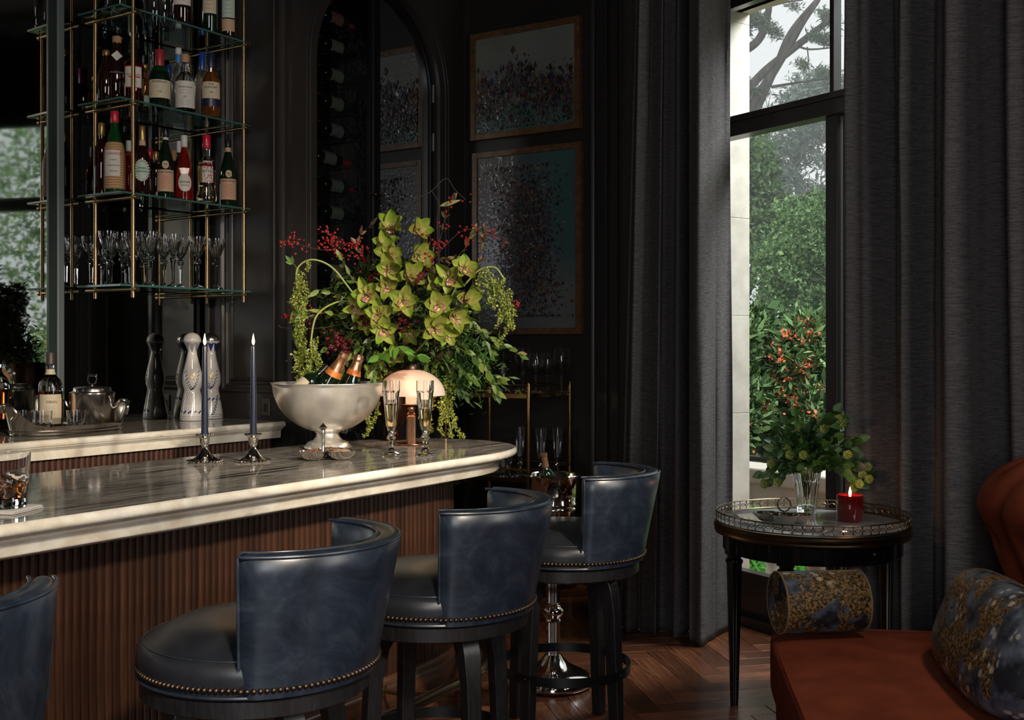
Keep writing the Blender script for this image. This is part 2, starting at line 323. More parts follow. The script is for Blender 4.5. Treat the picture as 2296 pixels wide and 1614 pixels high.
def colored(name, m, V, Fc, C, parent=None, kind='stuff', smooth=False):
    """mesh with a per-face colour attribute; V (n,3), Fc (f,k), C (f,3)"""
    me = bpy.data.meshes.new(name); V = np.asarray(V, np.float32); Fc = np.asarray(Fc, np.int32); k = Fc.shape[1]
    me.vertices.add(len(V)); me.vertices.foreach_set('co', V.ravel()); me.loops.add(Fc.size); me.loops.foreach_set('vertex_index', Fc.ravel())
    me.polygons.add(len(Fc)); me.polygons.foreach_set('loop_start', np.arange(0, Fc.size, k, dtype=np.int32)); me.update(calc_edges=True)
    a = me.color_attributes.new('Col', 'FLOAT_COLOR', 'CORNER'); cc = np.ones((len(Fc), k, 4), np.float32); cc[:, :, :3] = np.asarray(C)[:, None, :]; a.data.foreach_set('color', cc.ravel())
    if smooth: me.polygons.foreach_set('use_smooth', [True]*len(Fc))
    me.materials.append(m); o = bpy.data.objects.new(name, me); COL.objects.link(o)
    if parent is not None: o.parent = parent
    if kind: o['kind'] = kind
    return o
def rand_rot(n):
    q = rng.normal(size=(n, 4)); q /= np.linalg.norm(q, axis=1)[:, None]; w_, x, y, z = q.T
    return np.stack([np.stack([1-2*(y*y+z*z), 2*(x*y-z*w_), 2*(x*z+y*w_)], 1), np.stack([2*(x*y+z*w_), 1-2*(x*x+z*z), 2*(y*z-x*w_)], 1), np.stack([2*(x*z-y*w_), 2*(y*z+x*w_), 1-2*(x*x+y*y)], 1)], 1)
FOL = 1.0
def leaves(P, size, cols, aspect=.45, jit=.35):
    """leaf quads (pointed rhombus, folded) at points P"""
    n = len(P); R = rand_rot(n); s = size*(1+jit*rng.normal(size=n)).clip(.4, 2)
    L = np.array([[0, 0, 0], [.5, aspect*.5, .08], [1, 0, 0], [.5, -aspect*.5, .08]])
    V = np.einsum('nij,kj->nki', R, L)*s[:, None, None] + P[:, None, :]
    Fc = np.arange(n*4).reshape(n, 4); cols = np.asarray(cols); C = FOL*cols[rng.integers(0, len(cols), n)]*(1+.25*rng.normal(size=(n, 1))).clip(.4, 1.8)
    return V.reshape(-1, 3), Fc, C
# ================================================================== SETTING
N_M, N_C, D_RET, N_ARCH, D_BACK = -4.76, -4.145, 4.28, -4.145, 5.77      # mirror plane, counter front, return wall, arch wall, picture wall
H_CEIL = 3.95; Z_BAR = .97; Z_BACK = 1.01
WD = Vector((.91, -.416, 0)).normalized(); WO = Vector((-2.97, 5.77, 0)); WA = math.atan2(WD.y, WD.x)
def wall(name, lo, hi): return struct(G().box(lo, hi).build(name, M_wall, smooth=0))
wall('wall_left', (N_M-.55, -3, 0), (N_M-.34, D_RET+.1, H_CEIL))
wall('wall_left_return', (N_M-.34, D_RET, 0), (N_ARCH, D_RET+.1, H_CEIL))
AC, AR, AZ = 5.02, .55, 2.94        # arch centre, radius, springing height
g = G(); SEG = 28
g.box((N_ARCH-.12, D_RET+.1, 0), (N_ARCH, AC-AR, H_CEIL)); g.box((N_ARCH-.12, AC+AR, 0), (N_ARCH, D_BACK, H_CEIL)); g.box((N_ARCH-.12, AC-AR, 0), (N_ARCH, AC+AR, .75))
arc = [(AC+AR*math.cos(PI-PI*i/SEG), AZ+AR*math.sin(PI*i/SEG)) for i in range(SEG+1)]
for x in (N_ARCH, N_ARCH-.12):
    vs_ = [(x, a, b) for a, b in arc] + [(x, a, H_CEIL) for a, b in arc]
    g.add(vs_, [((i, i+1, SEG+2+i, SEG+1+i) if x == N_ARCH else (i+1, i, SEG+1+i, SEG+2+i)) for i in range(SEG)])
g.add([(x, a, b) for a, b in arc for x in (N_ARCH, N_ARCH-.12)], [(2*i, 2*i+2, 2*i+3, 2*i+1) for i in range(SEG)])
struct(g.build('wall_arch', M_wall, smooth=20))
wall('wall_back', (N_ARCH-.7, D_BACK, 0), (-2.97, D_BACK+.15, H_CEIL))
# archivolt and panel mouldings (trim_1..n)
def arch_tube(n, r, rad, z0):
    p = [(n, AC-r, z0)] + [(n, AC+r*math.cos(PI-PI*i/24), AZ+r*math.sin(PI*i/24)) for i in range(25)] + [(n, AC+r, z0)]; return G().tube(p, rad, 8)
ti = 1
for r, rad in ((AR+.055, .007), (AR+.085, .004)):
    struct(arch_tube(N_ARCH+.002, r, rad, .1).build('trim_%d' % ti, M_trim)); ti += 1
def frame_panel(name, fn, a0, a1, z0, z1, wd=.03, dp=.014):
    """raised moulding rectangle; fn(a,z,out) -> point"""
    g = G(); prof = [(0, 0), (.004, dp), (wd*.35, dp*1.2), (wd*.5, dp*.5), (wd*.8, dp*.7), (wd, 0)]
    R = [[fn(a0+i, z0+i, o), fn(a1-i, z0+i, o), fn(a1-i, z1-i, o), fn(a0+i, z1-i, o)] for i, o in prof]
    g.rings([[tuple(p) for p in r] for r in R]); return struct(g.build(name, M_trim, smooth=0))
frame_panel('trim_3', lambda a, z, o: (a, D_RET-o, z), N_M+.10, N_ARCH-.05, 1.15, 3.7, .05, .02)
frame_panel('trim_4', lambda a, z, o: (a, D_RET-o, z), N_M+.16, N_ARCH-.11, 1.21, 3.64, .02, .012)
frame_panel('trim_5', lambda a, z, o: (a, D_BACK-o, z), -4.11, -3.16, .22, 3.75, .035, .018)
for i, (a, b, o) in enumerate(((-3.10, -3.075, .03), (-3.045, -2.985, .045))):
    struct(G().box((a, D_BACK-o, 0), (b, D_BACK, H_CEIL)).build('trim_%d' % (6+i), M_trim, smooth=0, bevel=.004))
struct(G().box((N_ARCH, D_BACK-.025, 0), (-2.97, D_BACK, .16)).build('baseboard_back', M_trim, smooth=0, bevel=.006))
struct(G().box((N_ARCH, D_RET+.02, 0), (N_ARCH+.02, D_BACK, .16)).build('baseboard_left', M_trim, smooth=0, bevel=.006))
cp_ = [(-5, -3.2), (3.2, -3.2), (3.2, 4.45), (.42, 4.45), (-2.86, 5.98), (-5, 5.98)]
struct(G().rings([[(x, y, z) for x, y in cp_] for z in (H_CEIL, H_CEIL+.1)], True, True, True).build('ceiling', M_ceil, smooth=0))
wall('wall_right', (3.0, -3, 0), (3.15, 4.4, H_CEIL)); wall('wall_near', (-5, -3.15, 0), (3.15, -3, H_CEIL))
# ---- window wall (local: x along the wall, y outward)
ww = thing('wall_window', None, None, WO, WA, kind='structure')
S0, S1, ZT = .68, 2.32, 3.18; TH = .24
g = G().box((-.02, 0, 0), (S0, TH, H_CEIL)).box((S1, 0, 0), (3.75, TH, H_CEIL)).box((S0, 0, ZT), (S1, TH, H_CEIL))
g.build('wall_face', M_wall, ww, smooth=0)
e3 = WO + WD*3.7
wall('wall_right_back', (e3.x-.05, e3.y, 0), (3.1, e3.y+.15, H_CEIL))
win = thing('window_1', None, None, WO, WA, kind='structure')
yF0, yF1 = .03, .085; MS0, MS1 = 1.465, 1.535
for nm, lo, hi in (('jamb', (S0, yF0, 0), (S0+.06, yF1, ZT)), ('jamb', (S1-.06, yF0, 0), (S1, yF1, ZT)), ('frame_head', (S0, yF0, ZT-.05), (S1, yF1, ZT)),
                   ('transom', (S0, yF0-.03, 2.465), (S1, yF1+.01, 2.56)), ('transom_ledge', (S0, yF0-.045, 2.535), (S1, yF0-.03, 2.565)), ('meeting_stile', (MS0, yF0-.005, .03), (MS1, yF1, 2.465)),
                   ('upper_mullion', (1.485, yF0, 2.56), (1.51, yF1, ZT)), ('sill_panel', (S0, yF0, .0), (S1, yF1, .245)), ('bottom_rail', (S0, yF0-.012, .235), (S1, yF1, .262)),
                   ('skirting', (S0-.3, -.03, 0), (S1+.5, yF0, .045)), ('casing', (MS1+.02, yF0+.01, .26), (MS1+.035, yF1-.01, 2.46))):
    G().box(lo, hi).build(nm, M_trim, win, smooth=0, bevel=.004)
for a, b, c_, d_ in ((S0+.06, .26, MS0, 2.465), (MS1, .26, S1-.06, 2.465), (S0+.06, 2.56, 1.485, ZT-.05), (1.51, 2.56, S1-.06, ZT-.05)):
    G().add([(a, .06, b), (c_, .06, b), (c_, .06, d_), (a, .06, d_)], [(0, 1, 2, 3)]).build('glass_pane', M_pane, win, smooth=0)
sur = thing('window_surround', None, None, WO, WA, kind='structure')
for k in range(7):
    z0 = k*.52; G().box((S0-.35, TH, z0), (S0+.0, TH+.06, min(z0+.52, ZT+.3))).box((S0-.01, yF1, z0), (S0+.012, TH+.06, min(z0+.52, ZT))).build('stone_block', M_stone, sur, smooth=0, bevel=.004)
G().box((S0-.35, yF1+.0, ZT-.0), (S1+.35, TH+.06, ZT+.4)).build('stone_lintel', M_stone, sur, smooth=0)
G().box((S1-.012, yF1, 0), (S1+.35, TH+.06, ZT)).build('stone_jamb', M_stone, sur, smooth=0)
# ---- balcony outside
bal = thing('balustrade', 'weathered stone balustrade outside the tall window', 'balustrade', WO+Vector((0, 0, -.05)), WA)
G().box((-1.5, .95, .60), (4.5, 1.22, .70)).build('coping', M_stone, bal, smooth=0, bevel=.015)
G().box((-1.5, 1.0, .46), (4.5, 1.18, .60)).build('rail_block', M_stone, bal, smooth=0, bevel=.01)
G().box((-1.5, 1.0, -.12), (4.5, 1.18, -.02)).build('plinth', M_stone, bal, smooth=0, bevel=.01)
bp = [(.075, -.02), (.075, .03), (.05, .04), (.045, .08), (.07, .14), (.078, .2), (.065, .27), (.04, .34), (.035, .38), (.055, .4), (.06, .43), (.06, .46)]
b0 = G().lathe(bp, 16, (-1.347, 1.09, 0)).build('baluster', M_stone, bal)
for k in range(1, 16):
    inst(b0, 'baluster', bal, loc=(k*.36, 0, 0))
tag(G().tube([(S0-.2+ (S1-S0+.4)*t/14, TH+.12+.16*math.sin(PI*t/14), .785) for t in range(15)], .016, 8).build('guard_rail', M_steel, loc=WO, rot=(0, 0, WA)), 'black iron guard rail bowed outside the lower window panes', 'railing')
struct(G().box((-14, 6.35, -.3), (16, 7.0, -.22)).build('terrace_ground', M_stone, smooth=0))
struct(G().add([(-60, 6.3, -.55), (60, 4.8, -.55), (60, 80, -.3), (-60, 80, -.3)], [(0, 1, 2, 3)]).build('ground_lawn', M_grass, smooth=0))
# ---- floor: herringbone planks at 45 degrees
fl = thing('floor', None, None, (0, 0, 0), kind='structure')
G().box((-5, -3, -.06), (3.1, 6.4, -.004)).build('subfloor', M_under, fl, smooth=0)
PL, PW = .52, .104
pk = G().box((0, 0, -.012), (PL-.002, PW-.002, 0)).build('plank', M_plank, fl, smooth=0, bevel=.0012)
A = math.radians(44.6); c45, s45 = math.cos(A), math.sin(A); cnt = 0
def vis(n_, d_):
    xc = cy_*n_ + sy_*d_; yc = -sy_*n_ + cy_*d_
    if yc < 3.2 or yc > 7.2: return False
    return 880 < CX+F*xc/yc < 1860
rest = G(); first = True; Vr = []
K = int(round(PL/PW))
for i in range(-40, 60):
    for j in range(-14, 16):
        for typ in (0, 1):
            # herringbone lattice: i steps diagonally by PW, j shifts perpendicular
            if typ == 0: u, v_ = i*PW + j*PL, i*PW - j*PL; cu_, cv_ = u+PL/2, v_+PW/2
            else: u, v_ = i*PW + j*PL, i*PW - j*PL + PW; cu_, cv_ = u+PW/2, v_+PL/2
            n_, d_ = -2.6 + c45*cu_ - s45*cv_, 2.6 + s45*cu_ + c45*cv_
            if not (-5 < n_ < 3.05 and -3 < d_ < 6.35): continue
            o_n, o_d = -2.6 + c45*u - s45*v_, 2.6 + s45*u + c45*v_
            rz = A if typ == 0 else A+PI/2
            if typ == 1: o_n += c45*PW; o_d += s45*PW
            if vis(n_, d_) and cnt < 299:
                o = pk if first else inst(pk, 'plank', fl); first = False; o.location = (o_n, o_d, random.uniform(-.0006, .0006)); o.rotation_euler = (0, 0, rz); cnt += 1
            elif d_ > 0 and n_ > -3.2 : rest.box((0, 0, -.012), (PL-.002, PW-.002, 0), Matrix.Translation((o_n, o_d, 0)) @ Matrix.Rotation(rz, 4, 'Z'))
rest.build('distant_planks', M_plank, fl, smooth=0, kind='stuff')
# ================================================================== MIRRORS
MIR_A = -math.radians(2.5); MIR_P = (N_M-3.85*math.sin(-MIR_A), 3.85*(1-math.cos(MIR_A)), 0)
mi = thing('mirror', 'antiqued wall mirror left of the vertical joint behind the bar', 'mirror', MIR_P, MIR_A)
G().box((-.01, .2, Z_BACK), (0, 3.292, 3.9)).build('mirror_glass', M_mirror, mi, smooth=0)
G().box((-.01, 3.292, Z_BACK), (.008, 3.336, 3.9)).build('dark_edge', M_bevel, mi, smooth=0, bevel=.003)
mi2 = thing('mirror', 'antiqued mirror panel behind the brass and glass shelves, right of the vertical joint', 'mirror', MIR_P, MIR_A)
G().box((-.01, 3.378, Z_BACK), (0, D_RET-.02, 3.9)).build('mirror_glass', M_mirror, mi2, smooth=0)
G().box((-.01, 3.338, Z_BACK), (.012, 3.377, 3.9)).build('joint_strip', M_bevel2, mi2, smooth=0, bevel=.006)
# ================================================================== BAR COUNTER
BN0, BN1, BC, BD0, BA = -2.49, -3.43, -2.96, 3.61, .62
def bar_line(ins, d_start=.9, nc=26, a_extra=0):
    b = .47-ins; a = BA-ins+a_extra; P = [(BC+b, d_start + (BD0-d_start)*i/4) for i in range(4)]
    for i in range(nc+1):
        t = PI*i/nc; cs, sn = math.cos(t), math.sin(t); e = 2/2.25
        P.append((BC + b*math.copysign(abs(cs)**e, cs), BD0 + a*max(sn, 0.0)**e))
    P += [(BC-b, BD0-(BD0-d_start)*i/4) for i in range(1, 5)]; return P
def sweep(line_fn, prof, name, m, parent, cap_top=False, cap_bot=False, smooth=50):
    R = [[(x, y, z) for x, y in line_fn(i)] for i, z in prof]; return G().rings(R, True, cap_bot, cap_top).build(name, m, parent, smooth=smooth)
bar = thing('bar_counter', 'long marble-topped bar with rounded end and reeded walnut front', 'bar counter', (0, 0, 0))
sweep(bar_line, [(.2, Z_BAR-.03), (.012, Z_BAR-.032), (.004, Z_BAR-.028), (0, Z_BAR-.020), (0, Z_BAR-.012), (.003, Z_BAR-.004), (.010, Z_BAR)], 'marble_edge', M_marble, bar)
G().add([(x, y, Z_BAR) for x, y in bar_line(.010)], [tuple(range(len(bar_line(.010))))]).build('marble_top', M_marbtop, bar, smooth=0)
sweep(bar_line, [(.3, .876), (.078, .876), (.074, .882), (.074, .905), (.066, .914), (.046, .924), (.034, .932), (.030, .942)], 'marble_moulding', M_marble, bar)
sweep(bar_line, [(.30, .833), (.256, .833), (.25, .838), (.25, .878)], 'marble_apron', M_marble, bar)
sweep(bar_line, [(.285, .1), (.285, .84)], 'carcass', M_plinth, bar, True, True)
sweep(bar_line, [(.238, 0), (.238, .085), (.243, .095), (.25, .10), (.25, .115), (.262, .128), (.275, .132), (.3, .132)], 'plinth', M_plinth, bar, False, True, 60)
def along(P, pitch, start=0):
    out = []; acc = start
    for (x0, y0), (x1, y1) in zip(P[:-1], P[1:]):
        L = math.hypot(x1-x0, y1-y0)
        while acc <= L:
            t = acc/L; out.append((x0+(x1-x0)*t, y0+(y1-y0)*t, math.atan2(y1-y0, x1-x0))); acc += pitch
        acc -= L
    return out
def reed_mesh(h, r): 
    g = G(); A_ = [(r*math.cos(PI*i/8), -r*.85*math.sin(PI*i/8)) for i in range(9)]
    return g.rings([[(x, y, z) for x, y in A_] for z in (0, h)], False)
reedP = bar_line(.276, 1.35, 60); reedP = reedP[:-4]
r0 = None
for x, y, a in along(reedP, .0268):
    if r0 is None: r0 = reed_mesh(.705, .0128).build('reed', M_reed, bar, smooth=80, loc=(x, y, .13), rot=(0, 0, a))
    else: inst(r0, 'reed', bar, (x, y, .13), (0, 0, a))
rail = [(-2.385, 1.2+.3*i, .165) for i in range(7)] + [(-2.40+(-.56)*(1-math.cos(t)), 3.3+.66*math.sin(t), .165) for t in [PI*.95*i/20 for i in range(1, 21)]]
G().tube(rail, .021, 14).build('foot_rail', M_oldbrass, bar, label='antique brass foot rail')
for d_ in (1.6, 2.62, 3.3):
    g = G(); g.lathe([(.022, 0), (.022, .004), (.014, .008), (.008, .01), (.008, .02)], 14, M=Matrix.Translation((-2.727, d_, .095)) @ Matrix.Rotation(PI/2, 4, 'Y'))
    g.tube(bez([(-2.72, d_, .095), (-2.62, d_, .10), (-2.50, d_, .125), (-2.40, d_, .145)], 4), [.009]*12+[.013], 8); g.build('rail_bracket', M_brass, bar)
# ================================================================== BACK COUNTER
bc = thing('back_counter', 'marble-topped back counter with reeded front under the mirror', 'counter', (0, 0, 0))
def bk(ins, e=4.235, s=1.0): return [(N_C-ins, s), (N_C-ins, e-ins*.2), (N_M-.02, e-ins*.2), (N_M-.14, s)]
sweep(bk, [(.1, .982), (.010, .980), (.003, .984), (0, .990), (0, .998), (.003, 1.006), (.010, Z_BACK)], 'marble_edge', M_marble, bc, smooth=30)
G().add([(x, y, Z_BACK) for x, y in bk(.010)], [(0, 1, 2, 3)]).build('marble_top', M_marbtop, bc, smooth=0)
sweep(bk, [(.1, .925), (.030, .925), (.028, .960), (.022, .968), (.012, .976), (.010, .982)], 'marble_moulding', M_marble, bc, smooth=30)
G().box((N_M, 1.0, 0), (N_C-.075, 4.21, .93)).build('carcass', M_plinth, bc, smooth=0)
r1 = None; d_ = 1.9
while d_ < 4.2:
    if r1 is None: r1 = reed_mesh(.90, .0135).build('reed', M_reed2, bc, smooth=80, loc=(N_C-.07, d_, .025), rot=(0, 0, PI/2))
    else: inst(r1, 'reed', bc, (N_C-.07, d_, .025), (0, 0, PI/2))
    d_ += .0285
# ================================================================== BRASS SHELF UNIT
su = thing('shelf_unit', 'brass rod and glass shelf unit standing in front of the mirror', 'shelves', (0, 0, 0))
NF, NR, DL, DR = -4.40, -4.68, 3.484, 4.187; LV = [1.690, 2.125, 2.565, 3.00, 3.45]; RB = .0095
for nn in (NF, NR):
    for dd in (DL, DR): G().tube([(nn, dd, 1.628), (nn, dd, 3.75)], RB, 12).build('post', M_brass, su)
for z in LV:
    for dd in (DL, DR):
        s_ = -1 if dd == DL else 1
        g = G(); g.tube([(N_M+.012, dd-.001+s_*.0, z-.022), (NF+.03, dd, z-.022)], .0082, 12); g.tube([(NF+.015, dd, z-.022), (NF+.034, dd, z-.022)], .0125, 14); g.tube([(NR-.012, dd, z-.022), (NR+.012, dd, z-.022)], .0125, 12); g.build('side_rod', M_brass, su)
    G().box((NR-.03, DL-.075, z-.010), (NF+.005, DR+.04, z)).build('glass_shelf', M_shelf, su, smooth=0, bevel=.0015)
    G().box((NF+.0055, DL-.075, z-.0095), (NF+.0075, DR+.04, z-.0005)).box((NR-.03, DL-.0775, z-.0095), (NF+.0075, DL-.0755, z-.0005)).build('polished_edge', M_gedge, su, smooth=0)
# ================================================================== BAR STOOLS
def stool_back_rings(a0, a1, r_in_b, r_out_b, r_in_t, r_out_t, z0, z1, n=30):
    return None
NAIL = G().ball((0, 0, 0), .0066, 10, 6).build('nailhead', M_bronze, smooth=180)
def make_stool(label):
    t = thing('bar_stool', label, 'bar stool', group=None)
    R = .27; ZA = .585; ZS = .748
    # local +x is the direction of the back
    G().lathe([(0, ZA), (R-.01, ZA), (R, ZA+.006), (R, ZA+.042), (R-.008, ZA+.046), (0, ZA+.046)], 56).build('seat_ring', M_black, t)
    prof = [(0, ZA+.046), (R+.002, ZA+.046), (R+.005, ZA+.052), (R+.002, ZA+.058), (R+.004, ZA+.062), (R+.008, ZA+.09), (R+.006, ZA+.115), (R-.006, ZA+.126), (R-.012, ZA+.128), (R-.03, ZA+.138), (R-.08, ZS), (R-.16, ZS+.008), (0, ZS+.012)]
    G().lathe(prof, 64).build('seat', M_seat, t, smooth=60)
    G().tube([(1.002*(R-.009)*math.cos(2*PI*i/72), 1.002*(R-.009)*math.sin(2*PI*i/72), ZA+.1285) for i in range(72)], .0015, 6, True).build('seat_piping', M_leather, t)
    # wrap-around back
    n = 40; H0 = math.radians(71); ZT_ = .953; R_ = []; rings = []
    zs = [ZA+.05, ZA+.075, ZA+.12, .75, .80, .85, .90, ZT_-.014, ZT_-.003, ZT_]
    def rad(z, a, out):
        k = (z-ZA)/(ZT_-ZA); ca = max(0, math.cos(a*1.05)); ro = R+.009 + .062*ca*(k**1.15) + .010*k - .012*max(0, k-.9)*10*.3
        th = .048 + .010*ca
        return ro if out else ro-th
    for i in range(n+1):
        a = -H0 + 2*H0*i/n; e = 1.0; endd = min(i, n-i)
        sh = {0: .016, 1: .004}.get(endd, 0); ring = []
        for z in zs:
            r = rad(z, a, True) - (sh*.8); 
            if z >= ZT_-.003: r -= .010 if z < ZT_ else .018
            ring.append((r*math.cos(a), r*math.sin(a), z - (.006 if endd == 0 and z > .9 else 0)))
        for z in reversed(zs[2:]):
            r = rad(z, a, False) + sh*.8
            if z >= ZT_-.003: r += .010 if z < ZT_ else .018
            ring.append((r*math.cos(a), r*math.sin(a), z - (.006 if endd == 0 and z > .9 else 0)))
        rings.append(ring)
    G().rings(rings, True, True, True).build('backrest', M_leather, t, smooth=48)
    for out in (True, False):
        pts = []
        for i in range(n+1):
            a = -H0+2*H0*i/n; r = rad(ZT_-.01, a, out) + (-.002 if out else .002); pts.append((r*math.cos(a), r*math.sin(a), ZT_-.006 if out else ZT_-.004))
        if out:
            for s_, a in ((1, -H0), (0, H0)):
                ex = [(rad(z, a, True)*math.cos(a), rad(z, a, True)*math.sin(a), z) for z in (zs[2], .75, .82, .88, ZT_-.02)]
                pts = ex+pts if s_ else pts+ex[::-1]
        G().tube(pts, .0042, 8).build('top_piping', M_leather, t)
    G().tube([((R+.006)*math.cos(2*PI*i/72), (R+.006)*math.sin(2*PI*i/72), ZA+.053) for i in range(72)], .0042, 6, True).build('lower_piping', M_leather, t)
    for i in range(128):
        a = 2*PI*i/128; inb = abs((a+PI) % (2*PI)-PI) < H0; r = (rad(ZA+.072, a if a < PI else a-2*PI, True)+.001) if inb else R+.006
        inst(NAIL, 'nailhead', t, (r*math.cos(a), r*math.sin(a), ZA+.070), (0, 0, a))
    return t
def finish_legs(t, leg_rot):
    R = .214
    for k in range(4):
        a = leg_rot + PI/4 + k*PI/2; w0, w1 = .027, .019; g = G()
        M_ = Matrix.Rotation(a, 4, 'Z')
        rg = []
        for z, rr, ww_, dd in ((0, R+.012, w1, w1), (.2, R+.004, w1+.002, w1+.003), (.45, R-.008, w0-.004, w0-.004), (.53, R-.016, w0, w0+.006), (.57, R-.03, w0, w0+.018), (.588, R-.045, w0, w0+.03)):
            rg.append([(rr-dd, -ww_, z), (rr+min(dd, .022), -ww_, z), (rr+min(dd, .022), ww_, z), (rr-dd, ww_, z)])
        g.rings(rg, True, True, True, M_); g.build('leg', M_black, t, smooth=25, bevel=.003)
    rr = R+.019; n = 64; P = [(math.cos(2*PI*i/n), math.sin(2*PI*i/n)) for i in range(n)]
    G().rings([[(x*r, y*r, z) for x, y in P] for r, z in ((rr, .222), (rr+.006, .222), (rr+.006, .255), (rr, .255), (rr, .222))]).build('foot_ring', M_steel, t, smooth=30)
    for k in range(4):
        a = leg_rot+PI/4+k*PI/2; G().ball(((rr+.006)*math.cos(a), (rr+.006)*math.sin(a), .238), .005, 8, 4).build('ring_bolt', M_steel, t)
stools = [((-1.18, 2.10), -50, 0, 'navy leather bar stool at the left edge of the photo, nearest the whisky tumbler'),
          ((-.612, 2.70), -14, 5, 'navy leather bar stool nearest the camera, showing its full black-topped seat'),
          ((-.222, 3.33), -14, 0, 'middle navy leather bar stool, standing under the champagne flutes on the bar'),
          ((.192, 4.10), -9, 16, 'farthest navy leather bar stool, in front of the champagne bucket stand')]
st0 = None
for (xc, yc), rot, lr, lab in stools:
    p = RC(xc, yc)
    if st0 is None:
        st0 = make_stool(lab); s_ = st0; src_kids = [o for o in bpy.data.objects if o.parent == st0]
    else:
        s_ = st0.copy(); COL.objects.link(s_)
        for ch in src_kids: c_ = ch.copy(); COL.objects.link(c_); c_.parent = s_
    s_.location = p; s_.rotation_euler = (0, 0, YAW+math.radians(rot)); s_['label'] = lab; s_['group'] = 'navy leather bar stools along the bar'
    finish_legs(s_, math.radians(lr))
bpy.data.objects.remove(NAIL)
# ================================================================== CHAMPAGNE STAND
p = RC(.169, 4.64); t = thing('bucket_stand', 'polished nickel stand with fluted column and round foot behind the farthest stool', 'stand', p)
G().lathe([(0, 0), (.150, 0), (.163, .010), (.164, .022), (.155, .034), (.152, .040), (.145, .052), (.110, .066), (.070, .088), (.045, .112), (.032, .13), (0, .13)], 56).build('foot', M_chrome, t, smooth=50)
def fluted(r, z0, z1, n=16, d=.10): return G().rings([[(r*(1-d*.5*(1-math.cos(n*2*PI*i/(n*6))))*math.cos(2*PI*i/(n*6)), r*(1-d*.5*(1-math.cos(n*2*PI*i/(n*6))))*math.sin(2*PI*i/(n*6)), z) for i in range(n*6)] for z in (z0, z1)], True, True, True)
fluted(.0285, .12, .63, 14, .14).build('column', M_chrome, t, smooth=80)
G().lathe([(.028, .262), (.034, .268), (.030, .276), (.044, .296), (.048, .306), (.042, .318), (.034, .326), (.038, .334), (.028, .342)], 36).build('knop', M_chrome, t, smooth=60)
G().lathe([(.03, .60), (.05, .61), (.07, .625), (.085, .630), (0, .632)], 36).build('top_plate', M_chrome, t)
t = thing('champagne_bucket', 'polished nickel champagne bucket with a ridged band on the stand', 'bucket', p+Vector((0, 0, .633)))
G().lathe([(0, 0), (.082, 0), (.086, .01), (.089, .05), (.092, .085), (.097, .092), (.099, .099), (.095, .106), (.100, .113), (.101, .120), (.097, .127), (.106, .222), (.113, .228), (.115, .234), (.111, .238), (.104, .232), (.094, .13), (.082, .02), (0, .015)], 56).build('body', M_chrome, t, smooth=55)
for a in (YAW-PI/2+.35, YAW+PI/2+.35):
    G().tube([(.102*math.cos(a)+.02*math.cos(k*PI/6)*math.sin(a)*1, .102*math.sin(a)-.02*math.cos(k*PI/6)*math.cos(a), .19-.02*math.sin(k*PI/6)) for k in range(7)], .004, 6).build('handle', M_chrome, t)
G().lathe([(0, .15), (.097, .15), (0, .165)], 24).build('ice', M_ice, t)
# ================================================================== BOTTLES
def bottle_prof(kind, H, R):
    P = {'bordeaux': [(0, 0), (.9, .0), (1, .02), (1, .62), (.96, .66), (.72, .71), (.42, .755), (.36, .79), (.34, .97), (.40, .975), (.40, 1)],
         'round': [(0, 0), (.92, 0), (1, .02), (1, .54), (.97, .59), (.80, .65), (.52, .70), (.36, .74), (.33, .78), (.32, .97), (.38, .98), (.38, 1)],
         'slope': [(0, 0), (.9, 0), (1, .02), (1, .48), (.93, .55), (.70, .66), (.46, .77), (.35, .84), (.32, .90), (.32, .98), (.38, 1)],
         'squat': [(0, 0), (.88, 0), (1, .03), (1.0, .44), (.98, .52), (.86, .60), (.62, .66), (.44, .70), (.40, .74), (.42, .78), (.36, .80), (.34, .97), (.38, 1)],
         'jug': [(0, 0), (.95, 0), (1, .03), (.90, .35), (.80, .52), (.60, .68), (.36, .78), (.30, .84), (.30, .97), (.36, 1)],
         'bell': [(0, 0), (.95, 0), (1.05, .03), (1.1, .10), (.92, .20), (.95, .3), (.97, .48), (.95, .56), (.78, .63), (.45, .67), (.38, .70), (.38, .96), (.42, 1)],
         'champ': [(0, 0), (.95, 0), (1, .02), (1, .48), (.95, .56), (.78, .66), (.52, .78), (.38, .87), (.34, .93), (.40, .94), (.40, .955), (.34, .96), (.34, 1)]}[kind]
    return [(r*R, z*H) for r, z in P]
def prof_r(prof, z):
    for (r0_, z0_), (r1_, z1_) in zip(prof[:-1], prof[1:]):
        if z0_ <= z <= z1_ and z1_ > z0_: return r0_+(r1_-r0_)*(z-z0_)/(z1_-z0_)
    return prof[-1][0]
def patch(prof, z0, z1, ang, half, off=.0012, n=14, m_=3):
    R = []
    for k in range(m_+1):
        z = z0+(z1-z0)*k/m_; r = prof_r(prof, z)+off; R.append([(r*math.cos(ang-half+2*half*i/n), r*math.sin(ang-half+2*half*i/n), z) for i in range(n+1)])
    return G().rings(R, False)
